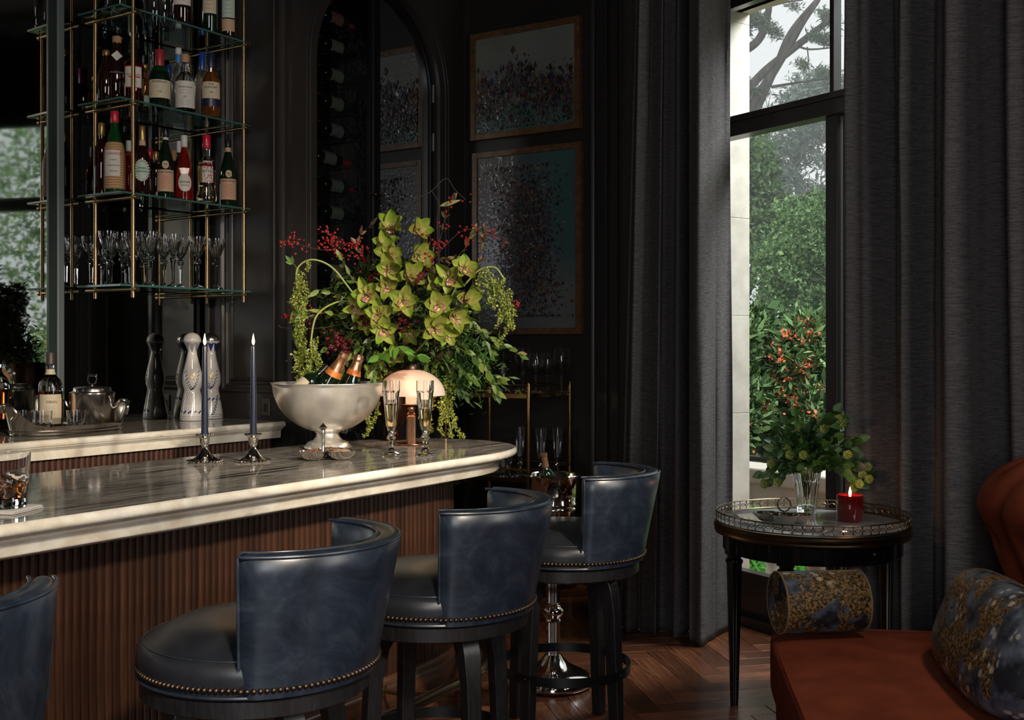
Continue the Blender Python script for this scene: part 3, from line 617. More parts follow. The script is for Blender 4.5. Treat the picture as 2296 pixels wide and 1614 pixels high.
def bottle(label, loc, kind, H, R, gm, cap=None, caph=.12, lab=None, txt=(), group=None, ang=0, fill=None, name='bottle', cat='bottle', seg=24, extra=None, rot=None, neck=None):
    face = math.atan2(-loc[1], -loc[0]) + ang
    t = thing(name, label, cat, loc, face if rot is None else rot, group)
    prof = bottle_prof(kind, H, R); G().lathe(prof, seg).build('glass_body', gm, t, smooth=50)
    if fill:
        fm, lv = fill; q = [(max(0, r-.004), max(z, .006)) for r, z in prof if z < lv*H]; q.append((max(.002, prof_r(prof, lv*H)-.004), lv*H)); q.append((0, lv*H)); G().lathe(q, seg).build('liquid', fm, t, smooth=50)
    if cap:
        zc = H*(1-caph); rc = max(prof_r(prof, zc), prof[-1][0])+.0015
        G().lathe([(prof_r(prof, zc)+.001, zc), (rc, zc+.004), (rc, H+.002), (rc-.002, H+.005), (0, H+.005)], 18).build('cap', CAPS[cap], t)
    if neck: patch(prof, H*neck[1], H*neck[2], 0, PI*.98, .0014, 18, 2).build('neck_label', neck[0], t)
    if lab:
        for L_ in (lab if isinstance(lab, list) else [lab]):
            patch(prof, H*L_[1], H*L_[2], 0, L_[3] if len(L_) > 3 else 1.0, .0012+.0007*(L_[0] is M_labelw and isinstance(lab, list))).build('label', L_[0], t)
    for s, size, zf, m_, *r_ in txt:
        text_obj(s, size, m_, t, R=prof_r(prof, H*zf)+.0022, loc=(0, 0, H*zf), ang=r_[0] if r_ else 0)
    if extra: extra(t, prof)
    return t
def small_lines(t, prof, H, z0, z1, n, wdt, m_, R=None):
    g = G()
    for k in range(n):
        z = H*(z0+(z1-z0)*(k+.5)/n); r = prof_r(prof, z)+.0020; hw = wdt*random.uniform(.7, 1)/r; A_ = [-hw+2*hw*i/8 for i in range(9)]
        g.rings([[(r*math.cos(a), r*math.sin(a), z-.0008) for a in A_], [(r*math.cos(a), r*math.sin(a), z+.0008) for a in A_]], False)
    g.build('small_print', m_, t, smooth=0, kind='stuff')
SH = {1: 3.0, 2: 2.565, 3: 2.125, 0: 1.690}
def on_shelf(px, n, lv): return AT_N(px, n, SH[lv]+.0015)
def sz(px_h, px_w, loc):
    yc = -sy_*loc[0]+cy_*loc[1]; return px_h*yc/F, px_w*yc/F/2
def B(px, n, lv, hpx, wpx, label, kind, gm, **k):
    loc = on_shelf(px, n, lv); H, R = sz(hpx, wpx, loc); return bottle(label, loc, kind, H, R, gm, **k)
GA = 'bottles on the lower bottle shelf'; GB = 'bottles on the upper bottle shelf'; GC = 'bottles on the topmost shelf in view'
def lux(t, prof):
    H = prof[-1][1]; G().lathe([(prof_r(prof, z)+.003, z) for z in [H*k/20 for k in range(1, 13)]]+[(prof_r(prof, H*.62)+.001, H*.625)], 28).build('raffia_sleeve', M_raffia, t)
    patch(prof, H*.20, H*.52, -.1, .75, .0045).build('label', M_labelw, t); text_obj('LUXARDO', .0165, M_redink, t, R=prof_r(prof, H*.47)+.0055, loc=(0, 0, H*.475), ang=.08)
    for k, s in enumerate(('originale', 'MARASCHINO', 'DISTILLED')): text_obj(s, .009, M_ink, t, R=prof_r(prof, H*.4)+.0055, loc=(0, 0, H*(.40-.07*k)), ang=.05)
B(257, -4.52, 3, 182, 44, 'green glass bottle with red cap, wrapped in straw sleeve', 'slope', M_green, cap='red', caph=.13, group=GA, extra=lux, ang=-.15)
def fernet(t, prof):
    H = prof[-1][1]; patch(prof, H*.10, H*.41, 0, 1.15).build('label', M_labelb, t); text_obj('FERNET-BRANCA', .0105, M_ink, t, R=prof_r(prof, H*.3)+.0025, loc=(0, 0, H*.375), ang=.0)
    small_lines(t, prof, H, .13, .33, 9, .022, M_redink)
    g = G(); c_ = []; r = prof_r(prof, H*.48)+.002
    for i in range(20):
        a = 2*PI*i/20; z = H*.48+.020*math.sin(a); rr = prof_r(prof, z)+.0022; c_.append((rr*math.cos(.0+.017/r*math.cos(a)), rr*math.sin(.0+.017/r*math.cos(a)), z))
    g.add(c_, [tuple(range(20))]); g.build('round_emblem', M_labelb, t, smooth=0)
    g = G(); c2 = [(x*1.01+.0002, y*1.01, H*.49+(z-H*.48)*.55+.004) for x, y, z in c_ if z > H*.48]; g.add(c2, [tuple(range(len(c2)))]); g.build('globe_print', M_labelg, t, smooth=0)
    text_obj('~', .03, M_ink, t, R=r+.001, loc=(0, 0, H*.49))
B(371, -4.48, 3, 156, 37, 'dark bitters bottle with peach label, black cap and round emblem, beside the ribbed red bottle', 'slope', M_dkgreen, cap='black', caph=.11, neck=(M_labelw, .85, .885), group=GA, extra=fernet)
B(511, -4.46, 3, 150, 37, 'dark bitters bottle with peach label, rightmost on the lower bottle shelf', 'slope', M_dkgreen, cap='black', caph=.11, neck=(M_labelb, .82, .885), group=GA, extra=fernet, ang=.1)
def oval(t, prof, z, hw, hz, m_, txt, ts, name='oval_label', off=.002, an=0):
    NZ, NA, Rw = 14, 12, []
    for i in range(NZ+1):
        tt = -PI/2+PI*i/NZ; zz = z+hz*math.sin(tt); w_ = hw*math.cos(tt)+1e-4; rr = prof_r(prof, zz)+off; Rw.append([(rr*math.cos(an+w_/rr*(2*j/NA-1)), rr*math.sin(an+w_/rr*(2*j/NA-1)), zz) for j in range(NA+1)])
    G().rings(Rw, False).build(name, m_, t, smooth=60)
    for k_, (s, dz) in enumerate(txt): text_obj(s, ts*(1 if k_ == 0 or len(s) < 7 else .5), M_ink, t, R=prof_r(prof, z+dz)+off+.0022, loc=(0, 0, z+dz), ang=an)
def nonino(t, prof):
    H = prof[-1][1]
    for i in range(22):
        a = 2*PI*i/22; z = H*.34+.048*math.sin(a); rr = prof_r(prof, z)+.003; an = .034/rr*math.cos(a)
        G().ball((rr*math.cos(an), rr*math.sin(an), z), .006, 6, 4).build('laurel_bead', M_labelw, t)
    oval(t, prof, H*.34, .030, .042, M_labelg, (('AMARO', .010), ('NONINO', -.006)), .0125)
B(319, -4.42, 3, 150, 34, 'amber bitters bottle with pale green oval label and gold cap', 'squat', M_dkamber, cap='gold', caph=.2, neck=(M_labelb, .72, .8), group=GA, extra=nonino, ang=-.05)
def savoia(t, prof):
    H = prof[-1][1]; g = G()
    for i in range(30):
        a = -1.5+3*i/29; g.tube([((prof_r(prof, z)+.0005)*math.cos(a), (prof_r(prof, z)+.0005)*math.sin(a), z) for z in (H*.05, H*.25, H*.5)], .0012, 4)
    g.build('glass_ribs', M_redliq, t, kind='stuff'); oval(t, prof, H*.27, .036, .044, M_labelw, (('SAVOIA', .003), ('AMERICANO', -.013)), .0145, an=.1)
B(413, -4.46, 3, 145, 39, 'red aperitif bottle with ribbed lower half and white oval label', 'jug', M_redliq, cap='white', caph=.17, group=GA, extra=savoia)
def bitter(t, prof):
    H = prof[-1][1]; patch(prof, H*.30, H*.62, .15, .62).build('label', M_labelw, t); patch(prof, H*.30, H*.60, -.75, .26, .0015).build('side_label', M_goldcap, t)
    g = G()
    for k in range(60):
        z = H*random.choice([random.uniform(.305, .42), random.uniform(.5, .6)]); a = random.uniform(-.42, .72); r = prof_r(prof, z)+.0025; g.ball((r*math.cos(a), r*math.sin(a), z), .0028, 5, 3, (.3, 1, 1))
    g.build('red_floral_print', M_redink, t, kind='stuff'); text_obj('BITTER', .018, M_ink, t, R=prof_r(prof, H*.46)+.0028, loc=(0, 0, H*.46), ang=.15); text_obj('LUXARDO', .010, M_redink, t, R=prof_r(prof, H*.6)+.0028, loc=(0, 0, H*.60), ang=.2)
B(463, -4.45, 3, 152, 42, 'clear bitters bottle with red cap and red floral label, second from the right', 'bell', M_glass, cap='red', caph=.19, group=GA, extra=bitter, fill=(mat('pale_spirit', (.95, .88, .62), 0, trans=1, ior=1.33), .6))
for px, n, h, w_, knd, gm, cp, lb in ((228, -4.62, 160, 32, 'bordeaux', M_dkred, 'gold', 'dark red bottle with gold cap behind the straw-wrapped one'),
    (289, -4.62, 128, 30, 'round', M_redliq, 'white', 'bright red liqueur bottle in the back row left of the gold-capped bitters'), (336, -4.655, 118, 30, 'bordeaux', M_dkgreen, 'red', 'black bottle with a short red cap in the back row'),
    (350, -4.57, 108, 30, 'bordeaux', M_dkamber, 'gold', 'short brown bottle with a gold cap, half hidden by the peach-label bitters'), (389, -4.655, 122, 28, 'round', M_dkamber, 'cork', 'brown bottle with a cork stopper behind the red aperitif'),
    (402, -4.565, 138, 30, 'round', M_dkamber, 'white', 'dark amber bottle with pale capsule directly behind the red aperitif'), (183, -4.62, 168, 34, 'slope', M_green, 'red', 'plain green bottle with red cap at the left end of the lower bottle shelf')):
    if px == 183: continue
    B(px, n, 3, h, w_, lb, knd, gm, cap=cp, caph=.17, group=GA)
# upper bottle shelf
def simple_print(lines, z0=.1, z1=.5):
    def f(t, prof):
        H = prof[-1][1]
        for s, size, zf, m_ in lines: text_obj(s, size, m_, t, R=prof_r(prof, H*zf)+.0026, loc=(0, 0, H*zf))
        small_lines(t, prof, H, z0, z1, 4, .018, M_lines)
    return f
B(262, -4.57, 2, 150, 50, 'dark brown flask-shaped bottle with a paper neck tag, left on the upper bottle shelf', 'slope', M_dkamber, cap='cork', caph=.08, group=GB, extra=lambda t, p: (text_obj("ANGEL'S ENVY", .0105, M_lines, t, R=prof_r(p, p[-1][1]*.45)+.0015, loc=(0, 0, p[-1][1]*.45)), G().box((-.002, -.018, -.018), (0, .018, .018), Matrix.Translation((.048, 0, p[-1][1]*.70)) @ Matrix.Rotation(.75, 4, 'X')).build('neck_tag', M_labelw, t), patch(p, p[-1][1]*.05, p[-1][1]*.36, -.9, .18).build('side_label', M_labelw, t)))
B(299, -4.475, 2, 132, 45, 'tall dark whisky bottle with large white label and red band, behind the front brass post', 'bordeaux', M_dkred, cap='black', caph=.1, group=GB, lab=[(M_redink, .23, .60, .86), (M_labelw, .245, .585, .82)], extra=lambda t, p: (patch(p, p[-1][1]*.40, p[-1][1]*.425, .12, .55, .0022).build('red_band', M_redink, t), text_obj('THE', .012, M_ink, t, R=prof_r(p, .1)+.003, loc=(0, 0, p[-1][1]*.49)), text_obj('MACALLAN', .0135, M_ink, t, R=prof_r(p, .1)+.003, loc=(0, 0, p[-1][1]*.45)), small_lines(t, p, p[-1][1], .26, .37, 5, .02, M_lines)))
B(358, -4.45, 2, 127, 48, 'dark green whiskey bottle with cream label and red capsule', 'squat', M_dkgreen, cap='wine', caph=.27, group=GB, lab=(M_label, .14, .46, 1.2), extra=lambda t, p: (text_obj('REDBREAST', .0148, M_ink, t, R=prof_r(p, .06)+.003, loc=(0, 0, p[-1][1]*.42)), text_obj('-12-', .015, M_ink, t, R=prof_r(p, .06)+.003, loc=(0, 0, p[-1][1]*.25)), small_lines(t, p, p[-1][1], .29, .37, 2, .025, M_lines), G().lathe([(prof_r(p, p[-1][1]*.6)+.0006, p[-1][1]*.62), (prof_r(p, p[-1][1]*.7)+.0008, p[-1][1]*.72)], 20).build('green_neck', M_green, t)))
B(415, -4.43, 2, 127, 45, 'nearly empty clear whisky bottle with white label and cork stopper', 'squat', M_glass, cap='cork', caph=.13, group=GB, lab=(M_labelw, .05, .52, 1.15), fill=(M_dkred, .05), extra=lambda t, p: (text_obj('THE BALVENIE', .0112, M_ink, t, R=prof_r(p, .06)+.003, loc=(0, 0, p[-1][1]*.41)), text_obj('-21-', .016, M_ink, t, R=prof_r(p, .06)+.003, loc=(0, 0, p[-1][1]*.24)), small_lines(t, p, p[-1][1], .28, .38, 2, .03, M_lines), small_lines(t, p, p[-1][1], .08, .2, 4, .025, M_lines)))
B(473, -4.43, 2, 143, 43, 'amber whisky bottle with navy capsule, cream label and navy band, rightmost on its shelf', 'squat', M_amber, cap='navy', caph=.22, group=GB, lab=[(M_label, .28, .54, 1.05), (CAPS['navy'], .16, .275, 1.2)], extra=lambda t, p: (text_obj('THE', .014, M_ink, t, R=prof_r(p, .06)+.003, loc=(0, 0, p[-1][1]*.50)), text_obj('GLENLIVET', .0135, M_ink, t, R=prof_r(p, .06)+.003, loc=(0, 0, p[-1][1]*.45)), text_obj('18', .016, M_ink, t, R=prof_r(p, .06)+.003, loc=(0, 0, p[-1][1]*.37)), small_lines(t, p, p[-1][1], .29, .33, 1, .02, M_lines), G().lathe([(.0, p[-1][1]*.72), (.021, p[-1][1]*.715), (.021, p[-1][1]*.77)], 18).build('silver_collar', M_silver, t)))
for px, n, h, w_, knd, gm, cp, lb in ((400, -4.62, 160, 32, 'bordeaux', M_frost, 'white', 'tall frosted vodka bottle with blue neck label behind the near-empty whisky'), (453, -4.60, 160, 32, 'bordeaux', M_frost, 'blue', 'tall frosted bottle with bright blue capsule, behind the amber whisky at the right'),
    (338, -4.62, 140, 30, 'bordeaux', M_glass, None, 'clear unlabelled bottle in the back row of the upper shelf'), (325, -4.56, 100, 34, 'round', M_amber, 'gold', 'small amber bottle with green label between the two dark whiskies'),
    (378, -4.60, 115, 32, 'round', M_frost, 'blue', 'shorter frosted bottle with a dark blue cap behind the cream-label whiskey'), (238, -4.60, 118, 40, 'slope', M_dkamber, 'gold', 'dark flask bottle at the back left of the upper bottle shelf')):
    B(px, n, 2, h, w_, lb, knd, gm, cap=cp, caph=.24 if cp == 'blue' else .08, group=GB, neck=(mat('blue_neck_label', (.05, .2, .5), .4), .80, .94) if px == 400 else None, lab=(M_labelg, .1, .3, .8) if px == 325 else None)
for px, n, h, w_, knd, gm, cp, lb, lb_m in ((262, -4.48, 150, 50, 'squat', M_glass, 'orange', 'clear decanter bottle at the left of the topmost shelf', None), (345, -4.60, 140, 46, 'round', M_glass, 'black', 'clear spirit bottle in the back of the topmost shelf', None),
    (370, -4.56, 140, 44, 'squat', M_glass, 'cork', 'empty clear bottle in the middle of the topmost shelf', None), (408, -4.44, 140, 46, 'round', M_dkamber, 'black', 'amber bottle with small white label on the topmost shelf', M_labelw), (470, -4.45, 150, 36, 'bordeaux', M_dkgreen, 'black', 'dark bottle with cream label, second from right on the topmost shelf', M_label),
    (512, -4.43, 150, 34, 'bordeaux', M_dkamber, 'black', 'amber bottle with pale green and pink labels, rightmost on the topmost shelf', M_labelg)):
    B(px, n, 1, h, w_, lb, knd, gm, cap=cp, group=GC, lab=([(lb_m, .28, .62, .9)] + ([(M_labelb, .08, .26, .9)] if px == 512 else [])) if lb_m else None, extra=(lambda t, p: small_lines(t, p, p[-1][1], .32, .56, 4, .02, M_redink)) if lb_m else None)
# ================================================================== GOBLETS ON THE LOWEST SHELF
def facet_glass(name, prof_out, th, label, cat, loc, group=None, facets=8, top_round=.30, m_=None, rz=.2):
    """cut glass: faceted outer wall, round inner wall"""
    t = thing(name, label, cat, loc, rz, group); g = G(); H = prof_out[-1][1]; R = []; seg = facets*4
    for r, z in prof_out:
        ring = []; k = 0 if z > H*(1-top_round*.45) else 1
        for i in range(seg):
            a = 2*PI*i/seg; sec = PI/facets; aa = ((a+sec) % (2*sec))-sec; rr = r*(math.cos(sec)/math.cos(aa)*.98+.0 if k else 1); ring.append((rr*math.cos(a), rr*math.sin(a), z))
        R.append(ring)
    g.rings(R, True, True, False); return t, g, seg
GOB = [(.036, 0), (.037, .004), (.030, .009), (.012, .018), (.0075, .028), (.0095, .10), (.012, .122), (.020, .134), (.0205, .138), (.012, .150), (.010, .155), (.016, .164), (.030, .186), (.041, .215), (.0455, .235), (.0465, .262)]
def goblet(loc, label, group, s=1.0, prof=GOB, name='crystal_goblet', cat='glass', facets=8, inner0=11, m_=None, th=.0016):
    prof = [(r*s, z*s) for r, z in prof]; t, g, seg = facet_glass(name, prof, .002, label, cat, loc, group, facets); H = prof[-1][1]
    zb = prof[inner0][1]+.006*s; inner = [(max(r-th*s, .001), max(z, zb)) for r, z in reversed(prof[inner0:])]; inner.append((0, zb))
    rr = [circ(max(r, 1e-5), seg, z) for r, z in inner]; n0 = len(g.v)-seg; g.rings(rr); n1 = len(g.v)-seg*len(rr)
    g.f += [(n0+i, n0+(i+1) % seg, n1+(i+1) % seg, n1+i) for i in range(seg)]
    g.build('bowl_and_stem', m_ or M_crystal, t, smooth=18); return t
gg = None
gw = {243: 'at the left end of the lowest brass shelf, by the rear post', 275: 'in the back row, third from the left', 300: 'partly behind the front left brass post', 326: 'in the back row just right of the front left post', 338: 'in the front row, first right of the front post', 368: 'in the back row, at the middle of the lowest shelf', 388: 'in the front row at the middle of the lowest shelf', 405: 'in the back row, just right of the middle', 443: 'standing alone in front, second from the right end', 213: 'in the back row behind the rear left post'}
gl = [(243, -4.60), (275, -4.64), (300, -4.52), (326, -4.62), (338, -4.46), (368, -4.62), (388, -4.47), (405, -4.60), (443, -4.46), (485, -4.46)]
for i, (px, n) in enumerate(gl):
    loc = on_shelf(px, n, 0)
    if gg is None: gg = goblet(loc, 'cut crystal goblet '+gw[px], 'crystal goblets on the lowest brass shelf')
    else: copytree(gg, loc, random.uniform(0, .7), 'cut crystal goblet at the right end of the lowest brass shelf' if px == 485 else 'cut crystal goblet '+gw[px])
# ================================================================== BACK COUNTER THINGS
def clase(px, n, hpx, label, dark):
    loc = AT_N(px, n, Z_BACK+.001); yc = -sy_*loc[0]+cy_*loc[1]; H = hpx*yc/F; s = H/.45
    t = thing('porcelain_decanter', label, 'decanter', loc, math.atan2(-loc[1], -loc[0]), 'hand-painted porcelain decanters')
    P = [(0, 0), (.063, 0), (.0655, .004), (.063, .03), (.056, .075), (.048, .12), (.0425, .148), (.0415, .156), (.044, .166), (.050, .185), (.0525, .21), (.050, .24), (.042, .275), (.033, .31), (.0255, .345), (.0235, .36), (.026, .375), (.034, .395), (.044, .409), (.0485, .4135), (.047, .416), (0, .416)]
    P = [(r*s, z*s) for r, z in P]; G().lathe(P, 40).build('body', M_porc, t, smooth=60)
    G().lathe([(.0445*s, .416*s), (.0455*s, .420*s), (.044*s, .430*s), (.038*s, .443*s), (.027*s, .453*s), (.014*s, .459*s), (0, .461*s)], 32).build('dome_stopper', M_pewter if dark else M_porc, t, smooth=60)
    # painted decoration, laid on the glaze
    def leafring(z, w_, h_, a0, a1, n_, m_, name):
        g = G()
        for k in range(n_):
            u = k/(n_-1); a = a0+(a1-a0)*u; zz = (z[0]+(z[1]-z[0])*u)*s if isinstance(z, tuple) else z*s
            for sg in (-1, 1):
                r = prof_r(P, zz)+.0012; pts = []
                for q in range(6): b = 2*PI*q/6; dz = h_*s*math.sin(b)*.5+sg*.003*s; da = (w_*s*math.cos(b)*.5+sg*.004*s)/r; pts.append(((prof_r(P, zz+dz)+.0012)*math.cos(a+da), (prof_r(P, zz+dz)+.0012)*math.sin(a+da), zz+dz))
                g.add(pts, [tuple(range(6))])
        g.build(name, m_, t, smooth=0, kind='stuff')
    pb = M_cobalt
    for a in [2*PI*k/8 for k in range(8)]:   # pointed collar
        z0, z1 = .358*s, .408*s; rr = lambda z: prof_r(P, z)+.0010
        G().add([(rr(z1)*math.cos(a-.38), rr(z1)*math.sin(a-.38), z1), (rr(z0+.01)*math.cos(a), rr(z0+.01)*math.sin(a), z0), (rr(z1)*math.cos(a+.38), rr(z1)*math.sin(a+.38), z1)], [(0, 1, 2)]).build('collar_petal', pb if dark else M_lines, t, smooth=0)
    for k in range(15):
        u = k/14; leafring((.255-.09*math.sin(PI*u), .255-.09*math.sin(PI*u)+.0001), .006, .008, -.75+1.5*u, -.75+1.5*u+.001, 2, pb, 'painted_garland')
    g = G(); r = prof_r(P, .225*s)+.001
    for k in range(8):
        b = 2*PI*k/8; g.ball(((r)*math.cos(.009*math.cos(b)/r), r*math.sin(.009*math.cos(b)/r), .228*s+.009*math.sin(b)), .0045, 6, 4, (.3, 1, 1))
    g.build('gold_medallion', M_goldcap, t)
    leafring(.105 if dark else .045, .009, .013, -1.1, 1.1, 6, pb, 'painted_flowers'); leafring((.03, .12), .008, .009, .2, .75, 7, pb, 'painted_vine') if dark else None
    g = G()
    for z in (.012, .022): g.lathe([(prof_r(P, z*s)+.0008, z*s), (prof_r(P, (z+.002)*s)+.0008, (z+.002)*s)], 40)
    if not dark:
        for k in range(7):
            for sg in (-1, 1): g.tube([((prof_r(P, zz*s)+.0008)*math.cos(aa), (prof_r(P, zz*s)+.0008)*math.sin(aa), zz*s) for zz, aa in [(.15-.065*q/5, -.8+.25*k+sg*.55*q/5) for q in range(6)]], .0006, 3)
    g.build('painted_lines', pb if dark else M_lines, t, kind='stuff')
clase(431, -4.60, 192, 'white porcelain decanter with gold medallion and white dome stopper, left of its blue-collared twin', False)
clase(473, -4.64, 187, 'white porcelain decanter with cobalt collar and garlands and silver dome stopper', True)
# tray
tr_c = RP(152, 5.06, Z_BACK+.001); t = thing('serving_tray', 'silver gallery tray with scrolled handles on the back counter', 'tray', tr_c, 0)
n = 72; g = G(); rows = []
for k, (ox, oz) in enumerate(((-.03, .004), (.0, .0), (.006, .003), (.004, .008), (.010, .012), (.012, .018), (.006, .022), (.010, None), (.013, None), (.008, None), (.004, .025), (.0, .008))):
    ring = []
    for i in range(n):
        a = 2*PI*i/n; end = abs(math.sin(a))**7; top = .036+.085*end - .012*math.exp(-((abs(math.sin(a))-.72)/.12)**2)
        z = oz if oz is not None else top+(.004 if k == 8 else 0); flare = .02*end if oz is None else 0
        ring.append(((.14+ox+flare*.3)*math.cos(a), (.265+ox+flare)*math.sin(a), z))
    rows.append(ring)
g.rings(rows); g.add([(.14*math.cos(2*PI*i/n), .265*math.sin(2*PI*i/n), .008) for i in range(n)], [tuple(range(n))]); g.build('tray_body', M_pewter, t, smooth=45)
for s_ in (-1, 1):
    G().tube(bez([(-.05, s_*.285, .10), (-.03, s_*.30, .128), (0, s_*.305, .134), (.03, s_*.30, .128), (.05, s_*.285, .10), (.03, s_*.292, .07)], 5), .008, 8).build('scroll_handle', M_pewter, t)
loc = RP(113, 5.14, Z_BACK+.0105)
bottle('round-shouldered whisky bottle with a cream label and brown capsule on the silver tray', loc, 'round', .345, .0525, M_glass, cap='brown', caph=.155, lab=(M_label, .07, .46, 1.0), neck=(M_label, .72, .79), txt=(('OBAN', .017, .36, M_ink, .1),), fill=(mat('malt_whisky', (.70, .20, .04), 0, trans=1, ior=1.36), .5), extra=lambda t, p: small_lines(t, p, .345, .12, .31, 8, .026, M_lines))
loc = RP(207, 5.20, Z_BACK+.0105); t = thing('ice_bucket', 'lidded silver ice bucket with ring handle and side handles', 'bucket', loc, YAW)
G().lathe([(0, 0), (.094, 0), (.098, .004), (.098, .150), (.100, .156), (.1, .160), (0, .16)], 48).build('body', M_pewter, t, smooth=50)
G().lathe([(.101, .160), (.101, .164), (.085, .170), (.083, .184), (.080, .188), (.03, .192), (0, .193)], 48).build('lid', M_pewter, t, smooth=50)
G().tube([(.020*math.cos(a)*1.0, 0, .222+.022*math.sin(a)) for a in [2*PI*i/20 for i in range(20)]], .0035, 6, True).build('ring_handle', M_pewter, t)
G().lathe([(.006, .190), (.004, .198), (.007, .203), (0, .206)], 10).tube([(-.02, 0, .243), (.02, 0, .243)], .006, 8).build('finial', M_pewter, t)
for s_ in (-1, 1): G().tube(bez([(s_*.096, 0, .09), (s_*.115, 0, .10), (s_*.125, 0, .122), (s_*.145, 0, .126)], 5), .005, 8).ball((s_*.148, 0, .126), .008, 8, 5).build('side_handle', M_pewter, t)
TUM = [(.036, 0), (.038, .004), (.0385, .020), (.041, .05), (.0435, .098)]
def tumbler(loc, label, group=None, s=1.0, fill=None):
    t = thing('cut_tumbler', label, 'glass', loc, .2, group); seg = 72; R_ = []
    for k in range(27):
        z = .098*k/26; r = prof_r(TUM, z) if k else .036; ring = []
        for i in range(seg):
            a = 2*PI*i/seg; u = a/(2*PI)*9; cutz = (z-.006)/.050
            d = 0
            if 0 < cutz < 1: d = .0022*(abs(((u+cutz) % 1)-.5)**.7+abs(((u-cutz) % 1)-.5)**.7)*math.sin(PI*cutz)
            ring.append(((r-d)*s*math.cos(a), (r-d)*s*math.sin(a), z*s))
        R_.append(ring)
    inn = [circ(r*s, seg, z*s) for r, z in ((.0418, .098), (.0394, .05), (.0362, .020), (.034, .016), (.0001, .015))]
    G().rings(R_+inn, True, True, False).build('glass_body', M_crystal, t, smooth=24)
    if fill:
        G().lathe([(0, .0165*s), (.0335*s, .0175*s), (.0355*s, .022*s), (.0377*s, .046*s), (0, .046*s)], 36).build('whisky', M_whisky, t, smooth=30)
        for k in range(2): G().box((-.016, -.016, -.014), (.016, .016, .014)).build('ice_cube', M_ice, t, smooth=0, bevel=.003, loc=((-.02, .022)[k], (.012, -.014)[k], .0655), rot=(.3*k, .2, .5+k))
    return t
tumbler(RP(95, 4.96, Z_BACK+.0105), 'empty cut-glass tumbler in front of the whisky bottle on the silver tray', s=.95)
tumbler(RP(171, 5.00, Z_BACK+.0105), 'empty cut-glass tumbler in front of the ice bucket on the silver tray', s=.95)
tumbler(RP(57, 4.98, Z_BACK+.0105), 'empty cut-glass tumbler by the left handle of the silver tray', s=.95)
# whisky tumbler on the bar
loc = RP(12, 2.93, Z_BAR+.001); t = thing('folded_napkin', 'small folded white napkin under the whisky tumbler', 'napkin', loc, .4)
g = G()
for k in range(4):
    z = .0022*k; gk = [(-.07+.003*k, -.07), (.07-.002*k, -.068), (.07, .07-.003*k), (-.068, .07)]
    g.box((-.068+.002*k, -.068+.001*k, z), (.068-.003*(k % 2), .068-.002*k, z+.0016))
g.build('cloth_fold', M_napkin, t, smooth=0, bevel=.0008)
tumbler(loc+Vector((0, 0, .0095)), 'cut-glass tumbler of whisky on a napkin at the near end of the bar', None, 1.42, True)
# ================================================================== BAR TOP THINGS
def candlestick(px, yc, lab):
    loc = RP(px, yc, Z_BAR+.0005); t = thing('candlestick', lab[0], 'candlestick', loc, random.random(), 'silver candlesticks on the bar')
    P = [(0, 0), (.060, 0), (.064, .003), (.060, .008), (.050, .010), (.036, .018), (.024, .030), (.016, .042), (.0105, .050), (.0085, .055), (.0125, .060), (.0165, .070), (.0180, .085), (.0190, .092), (.029, .098), (.030, .101), (.026, .103), (.0145, .102), (.0135, .088), (0, .088)]
    G().lathe(P, 40).build('body', M_silver, t, smooth=60)
    g = G()
    for k in range(26): a = 2*PI*k/26; g.ball((.060*math.cos(a), .060*math.sin(a), .006), .0058, 6, 4, (1, 1, .7))
    for k in range(18): a = 2*PI*k/18; g.ball((.0285*math.cos(a), .0285*math.sin(a), .101), .004, 6, 4)
    g.build('beaded_rim', M_silver, t, kind='stuff')
    c_ = thing('taper_candle', lab[1], 'candle', loc+Vector((0, 0, .0892)), 0, 'navy taper candles on the bar')
    G().lathe([(0, 0), (.0130, 0), (.0128, .05), (.0105, .22), (.0085, .332), (.0065, .340), (0, .338)], 20).build('wax', M_wax, c_, smooth=60)
    G().tube([(0, 0, .337), (.0005, 0, .346)], .0011, 5).build('wick', M_wick, c_)
    G().lathe([(0, .342), (.0035, .346), (.0052, .353), (.0046, .362), (.0025, .373), (0, .386)], 12).build('flame', M_flame, c_, smooth=80)
    l = bpy.data.lights.new('flame_glow', 'POINT'); l.energy = .35; l.color = (1, .6, .3); l.shadow_soft_size = .012; lo = bpy.data.objects.new('flame_glow', l); COL.objects.link(lo); lo.location = loc+Vector((0, 0, .47))
candlestick(459, 4.15, ('silver candlestick with beaded foot, left of the pair on the bar', 'lit navy taper candle in the left of the two silver candlesticks'))
candlestick(568, 4.17, ('silver candlestick with beaded foot, right of the pair, nearer the big bowl', 'lit navy taper candle in the right of the two silver candlesticks'))
# champagne bowl
bl = RP(735, 4.70, Z_BAR+.0005); t = thing('champagne_bowl', 'large satin silver footed champagne bowl on the bar', 'bowl', bl)
P = [(0, 0), (.090, 0), (.098, .004), (.098, .010), (.090, .018), (.085, .026), (.078, .030), (.062, .036), (.050, .050), (.046, .064), (.052, .068)]
Rb, Hb, z0 = .228, .276, .066
for k in range(1, 25): a = PI/2*k/24; P.append((max(.052, Rb*math.sin(a)**.97), z0+.205*(1-math.cos(a))**.96))
P[-1] = (Rb, z0+.195); P += [(Rb+.004, Hb-.006), (Rb+.008, Hb-.003), (Rb+.008, Hb), (Rb+.001, Hb), (Rb-.005, z0+.19)]
for k in range(22, 0, -2): a = PI/2*k/24; P.append((Rb*math.sin(a)**.97-.006, z0+.006+.205*(1-math.cos(a))**.96))
P.append((0, z0+.008)); G().lathe(P, 96).build('bowl_body', M_bowl, t, smooth=50)
g = G()
